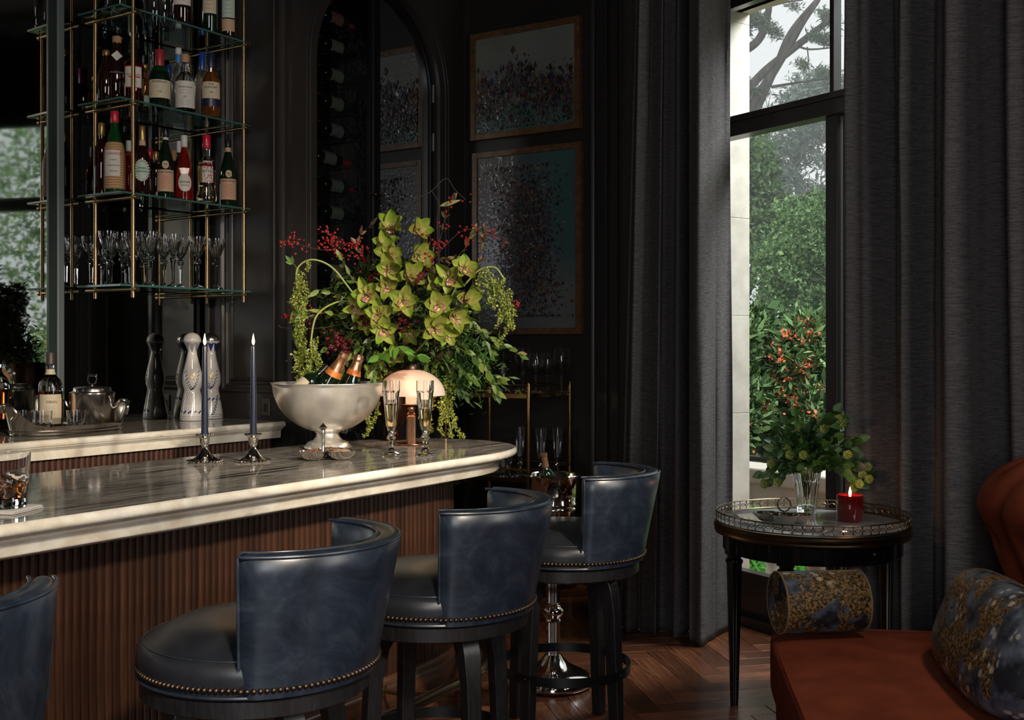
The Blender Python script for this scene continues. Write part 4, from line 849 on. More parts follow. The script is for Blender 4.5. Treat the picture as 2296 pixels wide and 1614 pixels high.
for k in range(170):
    a = random.uniform(0, 2*PI); r = Rb*.74*math.sqrt(random.random()); s_ = random.uniform(.012, .02); g.box((-s_, -s_, -s_*.7), (s_, s_, s_*.7), Matrix.Translation((r*math.cos(a), r*math.sin(a), Hb-.05+random.uniform(-.03, .012))) @ Euler((random.random()*3, random.random()*3, 0)).to_matrix().to_4x4())
io = g.build('ice', M_ice, t, smooth=0, kind='stuff')
G().lathe([(0, Hb-.09), (.20, Hb-.075), (0, Hb-.07)], 32).build('melt_water', M_ice, t)
def tilted(label, base_, top_, kind, H, R, gm, foil, fh, group, band=True, cap=None):
    d = (Vector(top_)-Vector(base_)).normalized(); q = d.to_track_quat('Z', 'Y').to_euler()
    t = thing('champagne_bottle', label, 'bottle', base_, tuple(q), group); prof = bottle_prof(kind, H, R); G().lathe(prof, 28).build('glass_body', gm, t, smooth=50)
    zs_ = [H*(1-fh)+H*fh*k/12 for k in range(13)]
    R_ = [[((prof_r(prof, z)+.0016+.0016*random.random())*math.cos(2*PI*i/28), (prof_r(prof, z)+.0016+.0012*random.random())*math.sin(2*PI*i/28), z+(.003 if z > H*.99 else 0)) for i in range(28)] for z in zs_]
    G().rings(R_, True, False, True).build('foil', foil, t, smooth=60)
    if band: G().lathe([(prof_r(prof, H*(1-fh-.05))+.002, H*(1-fh-.05)), (prof_r(prof, H*(1-fh+.02))+.0035, H*(1-fh+.02))], 28).build('foil_band', M_orange, t)
    return t
def bpt(px, py, yc): return PP(px, py, yc)
top = PP(774, 792, 4.66); axis = (PP(774, 792, 4.66)-PP(730, 870, 4.68)).normalized(); Hc = .34
tilted('green champagne bottle with wrinkled copper foil leaning right in the silver bowl', top-axis*Hc, top, 'champ', Hc, .050, M_dkgreen, M_foilgold, .26, 'champagne bottles in the silver bowl')
top = PP(806, 797, 4.74); axis = (PP(806, 797, 4.74)-PP(782, 870, 4.74)).normalized()
tilted('green champagne bottle with orange foil band, rightmost in the silver bowl', top-axis*.33, top, 'champ', .33, .052, M_dkgreen, M_foilgold, .21, 'champagne bottles in the silver bowl')
top = PP(733, 822, 4.72); axis = (PP(733, 822, 4.72)-PP(683, 866, 4.68)).normalized()
tb = tilted('dark wine bottle with black foil lying on the ice at the left of the bowl', top-axis*.185, top, 'squat', .185, .038, M_dkgreen, CAPS['black'], .24, 'champagne bottles in the silver bowl', False)
patch(bottle_prof('squat', .185, .038), .02, .08, 0, 3.0).build('label', M_label, tb)
# the bottle in the nickel bucket
pb = RC(.169, 4.64); top = PP(1219, 1018, 4.60); bs = PP(1240, 1150, 4.66); axis = (top-bs).normalized()
tilted('champagne bottle with pale copper foil in the polished nickel bucket', top-axis*.24, top, 'bordeaux', .24, .030, M_dkgreen, M_foilgold, .22, None, False)
# nut dishes
def nuts(parent, c, r, n_, m_, rr=.007, hz=.6):
    g = G()
    for k in range(n_):
        a = random.uniform(0, 2*PI); q = r*math.sqrt(random.random()); z = c[2]+hz*(r-q)*.5+random.uniform(0, .004); g.ball((c[0]+q*math.cos(a), c[1]+q*math.sin(a), z), rr*random.uniform(.7, 1.15), 6, 4, (1, random.uniform(.6, 1), .8))
    g.build('nuts', m_, parent, kind='stuff')
nd = thing('nut_dish', 'silver snack dish of joined bowls with a tall central handle on the bar', 'dish', RP(727, 4.24, Z_BAR+.0005), YAW)
DP = [(0, .002), (.02, .0), (.035, .006), (.048, .018), (.053, .033), (.0545, .035), (.052, .035), (.045, .020), (.032, .009), (0, .006)]
for x, y, m_ in ((-.040, -.018, M_nuts), (.064, .0, M_nuts2), (.008, .075, M_nuts)):
    G().lathe(DP, 36, (x, y, 0)).build('dish_bowl', M_pewter, nd, smooth=60); nuts(nd, (x, y, .024), .04, 60, m_, .0075)
G().lathe([(0, .0), (.013, .002), (.006, .012), (.0062, .095), (.0085, .10), (.0065, .105), (.0065, .112), (.0145, .118), (.0155, .122), (.008, .130), (.004, .134), (0, .140)], 20, (-.006, .010, 0)).build('handle', M_pewter, nd, smooth=50)
# flutes
FL = [(.035, 0), (.036, .004), (.034, .008), (.020, .016), (.0085, .030), (.0075, .050), (.0085, .058), (.0185, .066), (.0190, .071), (.0105, .082), (.0095, .088), (.012, .093), (.0205, .115), (.0245, .15), (.029, .20), (.0335, .245), (.0345, .255), (.0345, .293)]
def flute(px, yc, label, lvl, group, s=1.0, z=Z_BAR+.0005):
    loc = RP(px, yc, z); t = goblet(loc, label, group, s, FL, 'champagne_flute', 'glass', 8, 11, M_crystal, .0022)
    if lvl: 
        ins = [(max(r-.0032, .001)*s, zz*s) for r, zz in FL[11:] if zz < lvl]; ins = [(0, ins[0][1]+.006)]+[(r, zz+.006) for r, zz in ins]; ins += [(prof_r([(r*s, zz*s) for r, zz in FL], lvl*s)-.0035, lvl*s), (0, lvl*s)]
        G().lathe(ins, 32).build('champagne', M_champ, t, smooth=40)
    return t
flute(877, 4.40, 'crystal flute of champagne on the bar, left of the brass lamp stem', .205, None)
flute(953, 4.41, 'crystal flute of champagne on the bar, right of the brass lamp stem', .185, None)
# table lamp
lp = RP(922, 4.90, Z_BAR+.0005); t = thing('table_lamp', 'portable copper-bronze lamp with opal glass dome shade on the bar', 'lamp', lp)
G().lathe([(0, 0), (.074, 0), (.077, .003), (.076, .006), (.05, .009), (.0, .011)], 48).build('base', M_copper, t, smooth=50)
fluted(.0205, .009, .118, 16, .16).build('column', M_copper, t, smooth=80)
G().lathe([(.019, .116), (.022, .120), (.019, .124), (.017, .128), (.021, .132), (.018, .136), (.012, .142), (.016, .152), (.017, .158), (.012, .166), (.010, .170), (.040, .172), (.041, .174), (0, .176)], 32).build('collar', M_copper, t, smooth=50)
G().lathe([(0, .176), (.024, .176), (.0245, .180), (.0245, .235), (0, .235)], 28).build('candle_tube', M_bulb, t, smooth=50)
n = 20; sp = [(.149*math.sin(PI/2*(1-k/n))**.92, .2135+.113*math.sin(PI/2*k/n)**1.05) for k in range(n)]
sp = [(r, z) for r, z in sp if r > .026]+[(.026, .327)]; ins = [(r-.004, z-.0035) for r, z in reversed(sp)]; ins[-1] = (sp[0][0]-.004, sp[0][1])
G().rings([circ(r, 64, z) for r, z in sp+ins+[sp[0]]]).build('shade', M_opal, t, smooth=60)
G().lathe([(.033, .322), (.034, .332), (.030, .346), (.020, .357), (.008, .361), (.010, .367), (.007, .373), (0, .376)], 28).build('cap', M_bronze, t, smooth=60)
l = bpy.data.lights.new('lamp_bulb', 'POINT'); l.energy = .9; l.color = (1, .62, .36); l.shadow_soft_size = .03; lo = bpy.data.objects.new('lamp_bulb', l); COL.objects.link(lo); lo.location = lp+Vector((0, 0, .265))
# vase
vs_p = RP(884, 5.16, Z_BAR+.0005); t = thing('flower_vase', 'dark bronze pedestal vase holding the orchids behind the lamp', 'vase', vs_p)
G().lathe([(0, 0), (.070, 0), (.074, .004), (.066, .010), (.03, .018), (.022, .03), (.026, .05), (.05, .07), (.080, .12), (.094, .18), (.097, .25), (.096, .315), (.1, .322), (.098, .326), (.088, .32), (.088, .2), (0, .16)], 44).build('body', mat('dark_bronze', (.06, .025, .018), .3, .8), t, smooth=60)
# wall socket
t = thing('wall_socket', 'small dark metal socket plate low on the return wall above the back counter', 'socket', AT_D(598, D_RET, 1.075))
G().box((-.028, -.008, -.045), (.028, -.001, .045)).build('plate', M_socket, t, smooth=0, bevel=.002); G().box((-.014, -.011, -.024), (.014, -.007, .02)).build('outlet', M_steel, t, smooth=0, bevel=.002)
# ================================================================== WINE CABINET
wc = thing('wine_cabinet', 'arched wine cabinet with black steel glazed doors set into the panelled wall', 'cabinet', (0, 0, 0))
g = G(); x0, x1 = N_M+.02, N_ARCH-.12; a0, a1 = AC-AR-.02, AC+AR+.02
g.add([(x0, a0, .6), (x0, a1, .6), (x0, a1, 3.6), (x0, a0, 3.6), (x1, a0, .6), (x1, a1, .6), (x1, a1, 3.6), (x1, a0, 3.6)], [(0, 1, 2, 3), (0, 4, 5, 1), (3, 2, 6, 7), (0, 3, 7, 4), (1, 5, 6, 2)])
g.build('interior', M_darkmarble, wc, smooth=0)
XD = N_ARCH-.085
def leaf(s_, name):
    """one door leaf: frame following the arch"""
    w0, c_ = .045, .012; g = G()
    def outline(r, inn, zb):
        P = [(AC+s_*inn, zb), (AC+s_*inn, AZ+math.sqrt(max(r*r-inn*inn, 0)))]
        a_i = math.acos(inn/r)
        for k in range(1, 15): a = a_i*(1-k/14); P.append((AC+s_*r*math.cos(a), AZ+r*math.sin(a)))
        P.append((AC+s_*r, zb)); return P
    o = outline(AR-.004, .004, .76); i_ = outline(AR-.05, .045, .82)
    R = [[(XD-.0, y, z) for y, z in o], [(XD+.035, y, z) for y, z in o], [(XD+.035, y+s_*.0, z) for y, z in outline(AR-.03, .022, .79)], [(XD+.028, y, z) for y, z in outline(AR-.034, .026, .795)], [(XD+.028, y, z) for y, z in i_], [(XD, y, z) for y, z in i_]]
    g.rings(R); d = g.build(name, M_steel, wc, smooth=20)
    p = [(XD+.014, y, z) for y, z in i_]; G().add(p, [tuple(range(len(p)))]).build('glass_pane', M_cabglass, d, smooth=0)
    G().ball((XD+.055, AC+s_*.03, 2.27), .011, 12, 7).tube([(XD+.03, AC+s_*.03, 2.27), (XD+.05, AC+s_*.03, 2.27)], .005, 8).build('door_knob', M_bronze, d)
    for z in (1.9, 2.05+.55, 3.0-.1):
        G().tube([(XD+.04, AC+s_*(AR-.012), z), (XD+.04, AC+s_*(AR-.012), z+.11)], .009, 10).build('hinge', M_pewter, d)
    return d
leaf(-1, 'door'); leaf(1, 'door')
# bottles lying on pegs, parallel to the glass
wb = None
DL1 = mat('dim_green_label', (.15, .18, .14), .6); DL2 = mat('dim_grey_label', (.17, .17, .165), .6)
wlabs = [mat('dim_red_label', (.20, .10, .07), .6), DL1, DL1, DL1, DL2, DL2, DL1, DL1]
wy = [50, 112, 176, 238, 298, 362, 420, 480, 545, 610]
words = ['topmost', 'second from the top', 'third from the top', 'fourth from the top', 'fifth from the top', 'sixth from the top', 'seventh from the top', 'eighth from the top']
g = G()
for k, py in enumerate(wy):
    for row, (n, dpx) in enumerate(((-4.385, 0), (-4.50, -4))):
        off = .0 if row == 0 else .02
        yb = 4.76+off+(-.06 if k == 5 else .0); px_c = 770; a, b_ = ray(px_c); tt = n/a; z = CZ+(HY-py)/F*tt
        if row == 0:
            lab = 'pale-labelled wine bottle lying in the arched cabinet, %s' % (words[k] if k < 8 else ('just above the orchids' if k == 8 else 'half hidden behind the orchids'))
        else: lab = 'rear-row wine bottle in the arched cabinet, behind the one %s' % (words[k] if k < 8 else ('ninth from the top' if k == 8 else 'lowest in view'))
        t = thing('wine_bottle', lab, 'bottle', (n, yb, z), tuple(Euler((-PI/2-.03, 0, 0))), 'wine bottles lying in the arched cabinet')
        if wb is None:
            prof = bottle_prof('bordeaux', .30, .041); me_b = G().lathe(prof, 24).build('glass_body', M_dkgreen, t, smooth=50)
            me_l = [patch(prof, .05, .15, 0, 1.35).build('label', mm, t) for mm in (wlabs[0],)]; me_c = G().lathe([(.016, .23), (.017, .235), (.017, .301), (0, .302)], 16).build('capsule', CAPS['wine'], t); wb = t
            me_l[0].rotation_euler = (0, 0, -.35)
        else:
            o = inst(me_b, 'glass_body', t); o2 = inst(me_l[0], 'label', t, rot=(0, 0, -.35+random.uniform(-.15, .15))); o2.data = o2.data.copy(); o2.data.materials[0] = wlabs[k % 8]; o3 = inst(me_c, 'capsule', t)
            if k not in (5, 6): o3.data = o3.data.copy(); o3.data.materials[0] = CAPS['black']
        for dy in (.05, .24): g.tube([(N_M+.03, yb+dy, z-.046), (n+.06, yb+dy, z-.046)], .005, 6)
g.build('peg_rack', M_pewter, wc, kind='stuff')
# ================================================================== PAINTINGS
def painting(px0, px1, z0, z1, label, seed, kind):
    r_ = np.random.default_rng(seed); D = D_BACK-.03; L_ = AT_D(px0, D, 0).x; R_ = AT_D(px1, D, 0).x; W = R_-L_; H = z1-z0
    t = thing('framed_painting', label, 'painting', (L_, D, z0), 0, 'oil paintings in oak frames'); f = .038
    for nm, a, b in (('frame_side', (0, 0), (f, H)), ('frame_side', (W-f, 0), (W, H)), ('frame_rail', (f, 0), (W-f, f)), ('frame_rail', (f, H-f), (W-f, H))):
        G().box((a[0]+.0005, -.012, a[1]+.0005), (b[0]-.0005, .025, b[1]-.0005)).build(nm, M_oak, t, smooth=0, bevel=.002)
    w, h = W-2*f, H-2*f; nx, ny = 110, int(110*h/w); V = []; C = []; Fc = []
    def bgcol(u, v):
        k = noise.noise(Vector((u*3, v*3, seed)))*.5+.5; k2 = noise.noise(Vector((u*7, v*7, seed+5)))*.5+.5
        if kind == 0:
            sky = np.array((.27, .27, .235))*(.85+.3*k); gr = np.array((.09, .17, .14))*(.6+.8*k2); q = min(1, max(0, (v-.26+.1*(k2-.5))/.12)); b_ = sky*q+gr*(1-q); mk = math.exp(-((v-.36-.10*math.exp(-((u-.42)/.2)**2))/.13)**2)*min(1, max(0, 1.6*k2+.5*noise.noise(Vector((u*30, v*16, 3))))); hue = np.array((.10+.09*k, .055+.05*k2, .05+.05*(1-k))); return b_*(1-.8*mk)+hue*.8*mk
        c1 = np.array((.13, .12, .125)); c2 = np.array((.06, .15, .14)); c3 = np.array((.19, .19, .185)); q = min(1, max(0, (u-.45)*2+(v-.5))); c_ = c1*(1-q)+c2*q; q2 = min(1, max(0, (.42-v)/.2)); b_ = (c_*(1-q2)+c3*q2)*(.75+.5*k); rr = ((u-.5-.05*math.sin(v*7))/(.20+.10*(v > .5)*abs(math.sin(v*5))))**2+((v-.5)/.36)**2; mk = math.exp(-rr**1.3)*min(1, max(0, 1.5*k2+.6*noise.noise(Vector((u*34, v*34, 3))))); hue = np.array((.06+.07*k2, .045+.03*k, .055+.06*(1-k2))); return b_*(1-.85*mk)+hue*.85*mk
    P = np.array([[f+w*i/nx, -.001+.0015*noise.noise(Vector((i*.4, j*.4, seed))), f+h*j/ny] for j in range(ny+1) for i in range(nx+1)])
    Fi = np.array([(j*(nx+1)+i, j*(nx+1)+i+1, (j+1)*(nx+1)+i+1, (j+1)*(nx+1)+i) for j in range(ny) for i in range(nx)])
    Cc = np.array([bgcol((i+.5)/nx, (j+.5)/ny) for j in range(ny) for i in range(nx)]); colored('canvas', M_paintd, P, Fi, Cc, t, None, True)
    N = 2600 if kind == 0 else 4200; V = np.zeros((N, 4, 3)); C = np.zeros((N, 3))
    pal = np.array([(.30, .07, .05), (.45, .40, .36), (.05, .05, .07), (.07, .10, .22), (.08, .24, .20), (.42, .24, .06), (.22, .08, .10), (.55, .50, .46), (.03, .03, .03), (.20, .12, .08), (.28, .16, .22)])
    for q in range(N):
        if kind == 0:
            u = r_.random(); v = .36+.10*r_.normal()+.10*math.exp(-((u-.45)/.18)**2)*r_.random()*2 if r_.random() < .8 else r_.random()*.3
            ln = r_.uniform(.008, .028); an = PI/2+r_.normal()*.8
            if r_.random() < .12: ln *= 2.2; v += .08; an = PI/2+r_.normal()*.15
        else:
            th = r_.random()*2*PI; rr = math.sqrt(r_.random()); v = .12+.78*r_.random(); v = min(.93, max(.07, .5+.21*r_.normal())); br = r_.random(); u = .50+.12*r_.normal()+((.26*(v-.45)) if br < .35 else (-.42*(v-.5) if br < .7 else 0)) + (.05 if v < .3 else 0)
            ln = r_.uniform(.008, .032); an = r_.normal()*.9+(1.1 if u < .5 else 2.0)
        u = min(.97, max(.03, u)); v = min(.97, max(.03, v)); wd = ln*r_.uniform(.3, .7); c_, s_ = math.cos(an), math.sin(an); y = -.003-.006*r_.random(); x, z = f+w*u, f+h*v
        dd = [(-ln/2, 0), (0, -wd/2), (ln/2, 0), (0, wd/2)]; V[q] = [(x+c_*a-s_*b, y+(.0025*r_.normal() if a else 0), z+s_*a+c_*b) for a, b in dd]; C[q] = pal[r_.integers(len(pal))]*r_.uniform(.15, .62)
    V[:, :, 0] = V[:, :, 0].clip(f+.002, W-f-.002); V[:, :, 2] = V[:, :, 2].clip(f+.002, H-f-.002)
    colored('paint_strokes', M_paintd, V.reshape(-1, 3), np.arange(N*4).reshape(N, 4), C, t)
painting(1056, 1302, 2.674, 3.335, 'upper oil painting of pale sky over tangled flowers, in an oak frame', 11, 0)
painting(1060, 1304, 1.468, 2.597, 'lower, taller abstract oil painting of a dark flower mass, in an oak frame', 23, 1)
# ================================================================== CURTAINS
def curtain(name, label, fn, nu, nv, z1, group):
    R = []
    for j in range(nv+1):
        v = j/nv; R.append([tuple(fn(i/nu, v, z1)) for i in range(nu+1)])
    o = G().rings(R, False).build(name, M_curtain, smooth=180); s = o.modifiers.new('s', 'SOLIDIFY'); s.thickness = .004; tag(o, label, 'curtain', group); return o
def lc(u, v, z1):
    # v 0 at the floor, 1 at the top
    z = z1*v
    if u < .10:
        q = u/.10; e_ = lc(.1001, v, z1); a_ = Vector((-2.93, 5.60, e_.z)); p = a_.lerp(e_, q); p.x += .02*math.sin(q*9); return p
    u = (u-.10)/.90; pxl = 1385+45*min(1, v*1.0); px = pxl+(1545-pxl)*u/.62 if u < .62 else 1545+(1640-1545)*(u-.62)/.38
    yc0 = 5.50-.25*u
    if u < .62:
        q = u/.62; amp = .050*(1-.25*v); yc = yc0 + .05 + amp*math.sin(2*PI*(3.1*q**.9)+.9) + .016*math.sin(2*PI*5.3*q+v*1.5) + .05*max(0, (q-.80)/.2)*1.2; px += 4*math.sin(2*PI*4.3*q+1.2)
    else:
        q = (u-.62)/.38; yc = 5.30-.10*math.sin(PI*min(1, q*1.6)) + .21*q**1.5 + .014*math.sin(2*PI*2.5*q+v*1.5) + .008*math.sin(6*PI*q-v*9); px += 3*math.sin(v*7)*(q > .9)
    cr = math.exp(-(z/.16)**2); yc += cr*(.020*noise.noise(Vector((u*16, z*30, 1)))+.008*math.sin(z*60+u*22)) + .008*noise.noise(Vector((u*9, z*3, 4)))
    p = RP(px, yc, max(z, .004)); return p
curtain('curtain', 'charcoal linen curtain hanging left of the tall window, hem on the floor', lc, 260, 90, 3.8, 'charcoal linen curtains')
def rc(u, v, z1):
    z = z1*v; s = 1.85+1.80*u; nf = 7.0; ph = 2*PI*nf*(u**.9)+.3*math.sin(v*2)
    off = .20+.055*math.sin(ph)+.022*math.sin(2.3*ph+1)+.010*noise.noise(Vector((u*14, z*1.5, 2)))
    if u < .05: off += .05*(1-u/.05)
    off -= .05*(1-v)*max(0, u-.2); s += .03*(1-v)*math.sin(u*20); p = WO+WD*s; nrm = Vector((WD.y, -WD.x, 0)); p = p+nrm*off; return Vector((p.x, p.y, max(z, .004)))
curtain('curtain', 'charcoal linen curtain filling the right side behind the side table and sofa', rc, 360, 50, 3.8, 'charcoal linen curtains')
# ================================================================== BAR CART
ct = thing('bar_cart', 'tall brass bar cart with gallery trays against the wall below the paintings', 'cart', (0, 0, 0))
X0, X1, Y0, Y1 = -3.81, -3.25, 5.17, 5.62; TZ = (1.127, .665, .24)
for x in (X0, X1):
    for y in (Y0, Y1): G().tube([(x, y, .03), (x, y, 1.185)], .0125, 12).ball((x, y, 1.186), .014, 10, 6).build('post', M_goldbrass, ct)
for z in TZ:
    g = G()
    for z_, r in ((z+.055, .006),): 
        for a, b in (((X0, Y0), (X1, Y0)), ((X1, Y0), (X1, Y1)), ((X1, Y1), (X0, Y1)), ((X0, Y1), (X0, Y0))): g.tube([(a[0], a[1], z_), (b[0], b[1], z_)], r, 8)
    g.build('gallery_rail', M_goldbrass, ct)
    G().box((X0-.004, Y0-.004, z-.014), (X1+.004, Y0+.004, z+.010)).box((X1-.004, Y0, z-.014), (X1+.004, Y1, z+.010)).box((X0-.004, Y1-.004, z-.014), (X1+.004, Y1+.004, z+.010)).box((X0-.004, Y0, z-.014), (X0+.004, Y1, z+.010)).build('tray_band', M_goldbrass, ct, smooth=0, bevel=.001)
    G().box((X0+.004, Y0+.004, z-.006), (X1-.004, Y1-.004, z)).build('tray_glass', M_lacq, ct, smooth=0)
for x in (X0, X1):
    for y in (Y0, Y1): G().tube([(x-.012, y, .027), (x+.012, y, .027)], .026, 16).build('wheel', M_brass, ct)
WG = [(.038, 0), (.038, .002), (.02, .006), (.005, .014), (.004, .05), (.005, .098), (.018, .108), (.034, .125), (.044, .150), (.0465, .172), (.044, .20), (.038, .232)]
def wine_glass(px, y, z, s, label, grp):
    loc = AT_D(px, y, z+.001); t = thing('wine_glass', label, 'glass', loc, 0, grp); P = [(r*s, zz*s) for r, zz in WG]; inn = [(max(r-.0011, .0005), max(zz, P[6][1]+.001)) for r, zz in reversed(P[6:])]+[(0, P[6][1]+.001)]
    G().lathe([(0, 0)]+P+inn, 28).build('bowl_and_stem', M_glass, t, smooth=60)
GW = 'wine glasses on the top tray of the brass cart'
for px, y, s, lb in ((1038, 5.40, .86, 'small wine glass at the left end of the cart top, behind the leaves'), (1084, 5.36, .86, 'small wine glass second from the left on the cart top'), (1172, 5.48, 1.12, 'wide balloon glass just right of the glass carafe'),
                     (1201, 5.30, 1.0, 'wine glass in front of the balloon glasses, right of the middle cart post'), (1228, 5.50, 1.0, 'wine glass in the back row, between the two right-hand glasses on the cart top'), (1259, 5.42, 1.12, 'large balloon glass at the right end of the cart top')):
    wine_glass(px, y, TZ[0], s, lb, GW)
cf = thing('carafe', 'squat clear glass carafe with flared neck on the top tray of the cart', 'carafe', AT_D(1128, 5.37, TZ[0]+.001))
P = [(0, 0), (.06, 0), (.072, .006), (.076, .022), (.06, .05), (.034, .078), (.026, .10), (.028, .13), (.042, .185), (.040, .187), (.025, .135), (.022, .10), (.03, .08), (.056, .05), (.071, .024), (0, .008)]
G().lathe(P, 36).build('body', M_glass, cf, smooth=60)
def cart_flute(px, y, lab, s=.95):
    loc = AT_D(px, y, TZ[1]+.001); t = goblet(loc, lab, 'crystal flutes on the middle tray of the cart', s, FL, 'champagne_flute', 'glass', 8, 11, M_crystal, .0022)
cart_flute(1166, 5.36, 'empty crystal flute left of the front cart post, middle tray'); cart_flute(1213, 5.34, 'empty crystal flute right of the front cart post, behind the champagne bucket'); cart_flute(1250, 5.42, 'empty crystal flute at the right end of the middle cart tray')
goblet(AT_D(1143, 5.28, TZ[1]+.001), 'short crystal goblet on the middle cart tray, just past the bar end', None, .62)
for px, y in ((1082, 5.30), (1104, 5.33), (1126, 5.42), (1060, 5.38)):
    goblet(AT_D(px, y, TZ[1]+.001), {1082: 'small glass tumbler on the middle cart tray, second from its left', 1104: 'small glass tumbler on the middle cart tray under the bar edge', 1126: 'small glass tumbler behind the short goblet, middle cart tray', 1060: 'leftmost small glass tumbler on the middle cart tray'}[px], 'small tumblers on the middle cart tray', .95, TUM, 'cut_tumbler', 'glass', 9, 1, M_crystal, .0025)
# ================================================================== SIDE TABLE
tc = RC(1.185, 4.45); TR = .372; tb = thing('side_table', 'round black gueridon with pierced brass gallery and marble top by the window', 'table', tc, YAW)
G().lathe([(0, .682), (TR-.004, .682), (TR, .684), (TR, .700), (TR-.004, .703), (0, .703)], 80).build('marble_top', mat('grey_marble', (.33, .34, .33), .07, coat=.4), tb, smooth=40)
t_ = tex(MATS['grey_marble'], scale=4, detail=9, dist=2); base(MATS['grey_marble'], ramp(MATS['grey_marble'], t_, [(.3, (.42, .45, .44)), (.6, (.78, .80, .78))]))
G().lathe([(TR-.02, .662), (TR+.003, .662), (TR+.006, .668), (TR+.003, .674), (TR+.007, .680), (TR+.008, .690), (TR+.003, .697), (TR+.005, .702), (TR-.004, .704)], 96, caps=False).build('brass_band', M_oldbrass, tb, smooth=40)
g = G()
for z in (.708, .744): g.tube([((TR-.001)*math.cos(2*PI*i/96), (TR-.001)*math.sin(2*PI*i/96), z) for i in range(96)], .0026, 6, True)
g.build('gallery_rim', M_oldbrass, tb)
g = G(); NG = 64
for k in range(NG):
    a = 2*PI*k/NG; hw = PI/NG; rr = TR-.001
    for sg, z0_ in ((1, .708), (-1, .744)):   # interlaced half circles, up and down
        g.tube([(rr*math.cos(a+hw*1.15*math.cos(q)), rr*math.sin(a+hw*1.15*math.cos(q)), z0_+sg*.0225*math.sin(q)) for q in [PI*i/8 for i in range(9)]], .0014, 4, False, False)
g.build('pierced_gallery', M_oldbrass, tb, kind='stuff')
AR_ = .345; g = G().lathe([(0, .590), (AR_-.006, .590), (AR_, .596), (AR_, .665), (AR_-.01, .665)], 72); g.build('apron', M_lacq, tb, smooth=40)
G().rings([[(( AR_+o)*math.cos(a), (AR_+o)*math.sin(a), z) for z, o in ((.604, .001), (.604, .003), (.655, .003), (.655, .001))] for a in [math.radians(-78+30*i/12) for i in range(13)]]).build('drawer', M_lacq, tb, smooth=30, kind=None)
G().ball(((AR_+.012)*math.cos(math.radians(-66)), (AR_+.012)*math.sin(math.radians(-66)), .634), .008, 10, 6).build('drawer_knob', M_brass, tb)
for ad in (191, 239, 11, 59):
    a = math.radians(ad); M_ = Matrix.Rotation(a, 4, 'Z'); g = G()
    g.box((AR_-.035, -.028, .585), (AR_+.006, .028, .664), M_)
    for k in (-1, 0, 1): g.tube([tuple(M_ @ Vector((AR_+.006, .014*k, .60))), tuple(M_ @ Vector((AR_+.006, .014*k, .652)))], .004, 6)
    g.build('corner_block', M_lacq, tb, smooth=0)
    nleg = 48
    R = [[((AR_-.022)*math.cos(a)+1.22*r*(1-.10*(1+math.cos(8*2*PI*i/nleg))/2)*math.cos(2*PI*i/nleg), (AR_-.022)*math.sin(a)+1.22*r*(1-.10*(1+math.cos(8*2*PI*i/nleg))/2)*math.sin(2*PI*i/nleg), z) for i in range(nleg)] for z, r in ((0, .0125), (.02, .0135), (.3, .0195), (.55, .0245), (.556, .028), (.566, .028), (.572, .021), (.585, .024), (.595, .027))]
    G().rings(R, True, True, True).build('leg', M_lacq, tb, smooth=50)
ZT2 = .7035
cd = thing('jar_candle', 'lit candle in a dark red glass jar on the side table', 'candle', RP(1906, 4.47, ZT2))
G().lathe([(0, .001), (.049, .001), (.0515, .004), (.0515, .104), (.0485, .104), (.0485, .008), (0, .008)], 40).build('glass_jar', M_redglass, cd, smooth=40)
G().lathe([(0, .009), (.048, .009), (.048, .091), (0, .090)], 36).build('wax', M_redwax, cd, smooth=40)
G().tube([(0, 0, .09), (.0006, 0, .100)], .0011, 5).build('wick', M_wick, cd); G().lathe([(0, .096), (.0036, .100), (.0055, .108), (.005, .117), (.0026, .127), (0, .136)], 12).build('flame', M_flame, cd, smooth=80)
l = bpy.data.lights.new('flame_glow', 'POINT'); l.energy = .5; l.color = (1, .5, .28); l.shadow_soft_size = .012; lo = bpy.data.objects.new('flame_glow', l); COL.objects.link(lo); lo.location = RP(1906, 4.47, ZT2+.15)
vp = RP(1809, 4.68, ZT2); vz = thing('glass_vase', 'heavy fluted crystal vase holding the green bouquet on the side table', 'vase', vp)
vpr = [(.037, 0), (.038, .004), (.040, .03), (.047, .08), (.053, .12), (.056, .15), (.060, .178)]
tq, g, seg = facet_glass('x', vpr, .003, 'x', 'x', (0, 0, 0), None, 8, .25); bpy.data.objects.remove(tq)
inn = [(max(r-.006, .001), max(z, .028)) for r, z in reversed(vpr[1:])]+[(0, .028)]; rr = [circ(max(r, 1e-5), seg, z) for r, z in inn]; n0 = len(g.v)-seg; g.rings(rr); n1 = len(g.v)-seg*len(rr); g.f += [(n0+i, n0+(i+1) % seg, n1+(i+1) % seg, n1+i) for i in range(seg)]
g.build('glass_body', M_crystal, vz, smooth=18)
nd2 = thing('nut_dish', 'silver dish of three joined bowls with a ring handle on the side table', 'dish', RP(1757, 4.42, ZT2), YAW)
for x, y, m_, s_ in ((-.055, .035, M_nuts, 1), (-.005, -.035, M_nuts, 1.1), (.062, .0, M_nuts, .95)):
    G().lathe([(r*s_*.93, z*s_+.0005) for r, z in DP], 32, (x, y, 0)).build('dish_bowl', M_silver, nd2, smooth=60); nuts(nd2, (x, y, .022), .034, 45, m_, .0065)
G().tube([(.005+.026*math.cos(a), .012, .070+.026*math.sin(a)) for a in [2*PI*i/24 for i in range(24)]], .0032, 8, True).tube([(.005, .012, .01), (.005, .012, .045)], .004, 8).build('ring_handle', M_silver, nd2)
cp = thing('place_card', 'small white card lying near the rim of the side table', 'card', RP(1688, 4.43, ZT2), YAW+.3)
G().box((-.03, -.018, .0), (.03, .018, .002)).build('card_stock', M_labelw, cp, smooth=0)
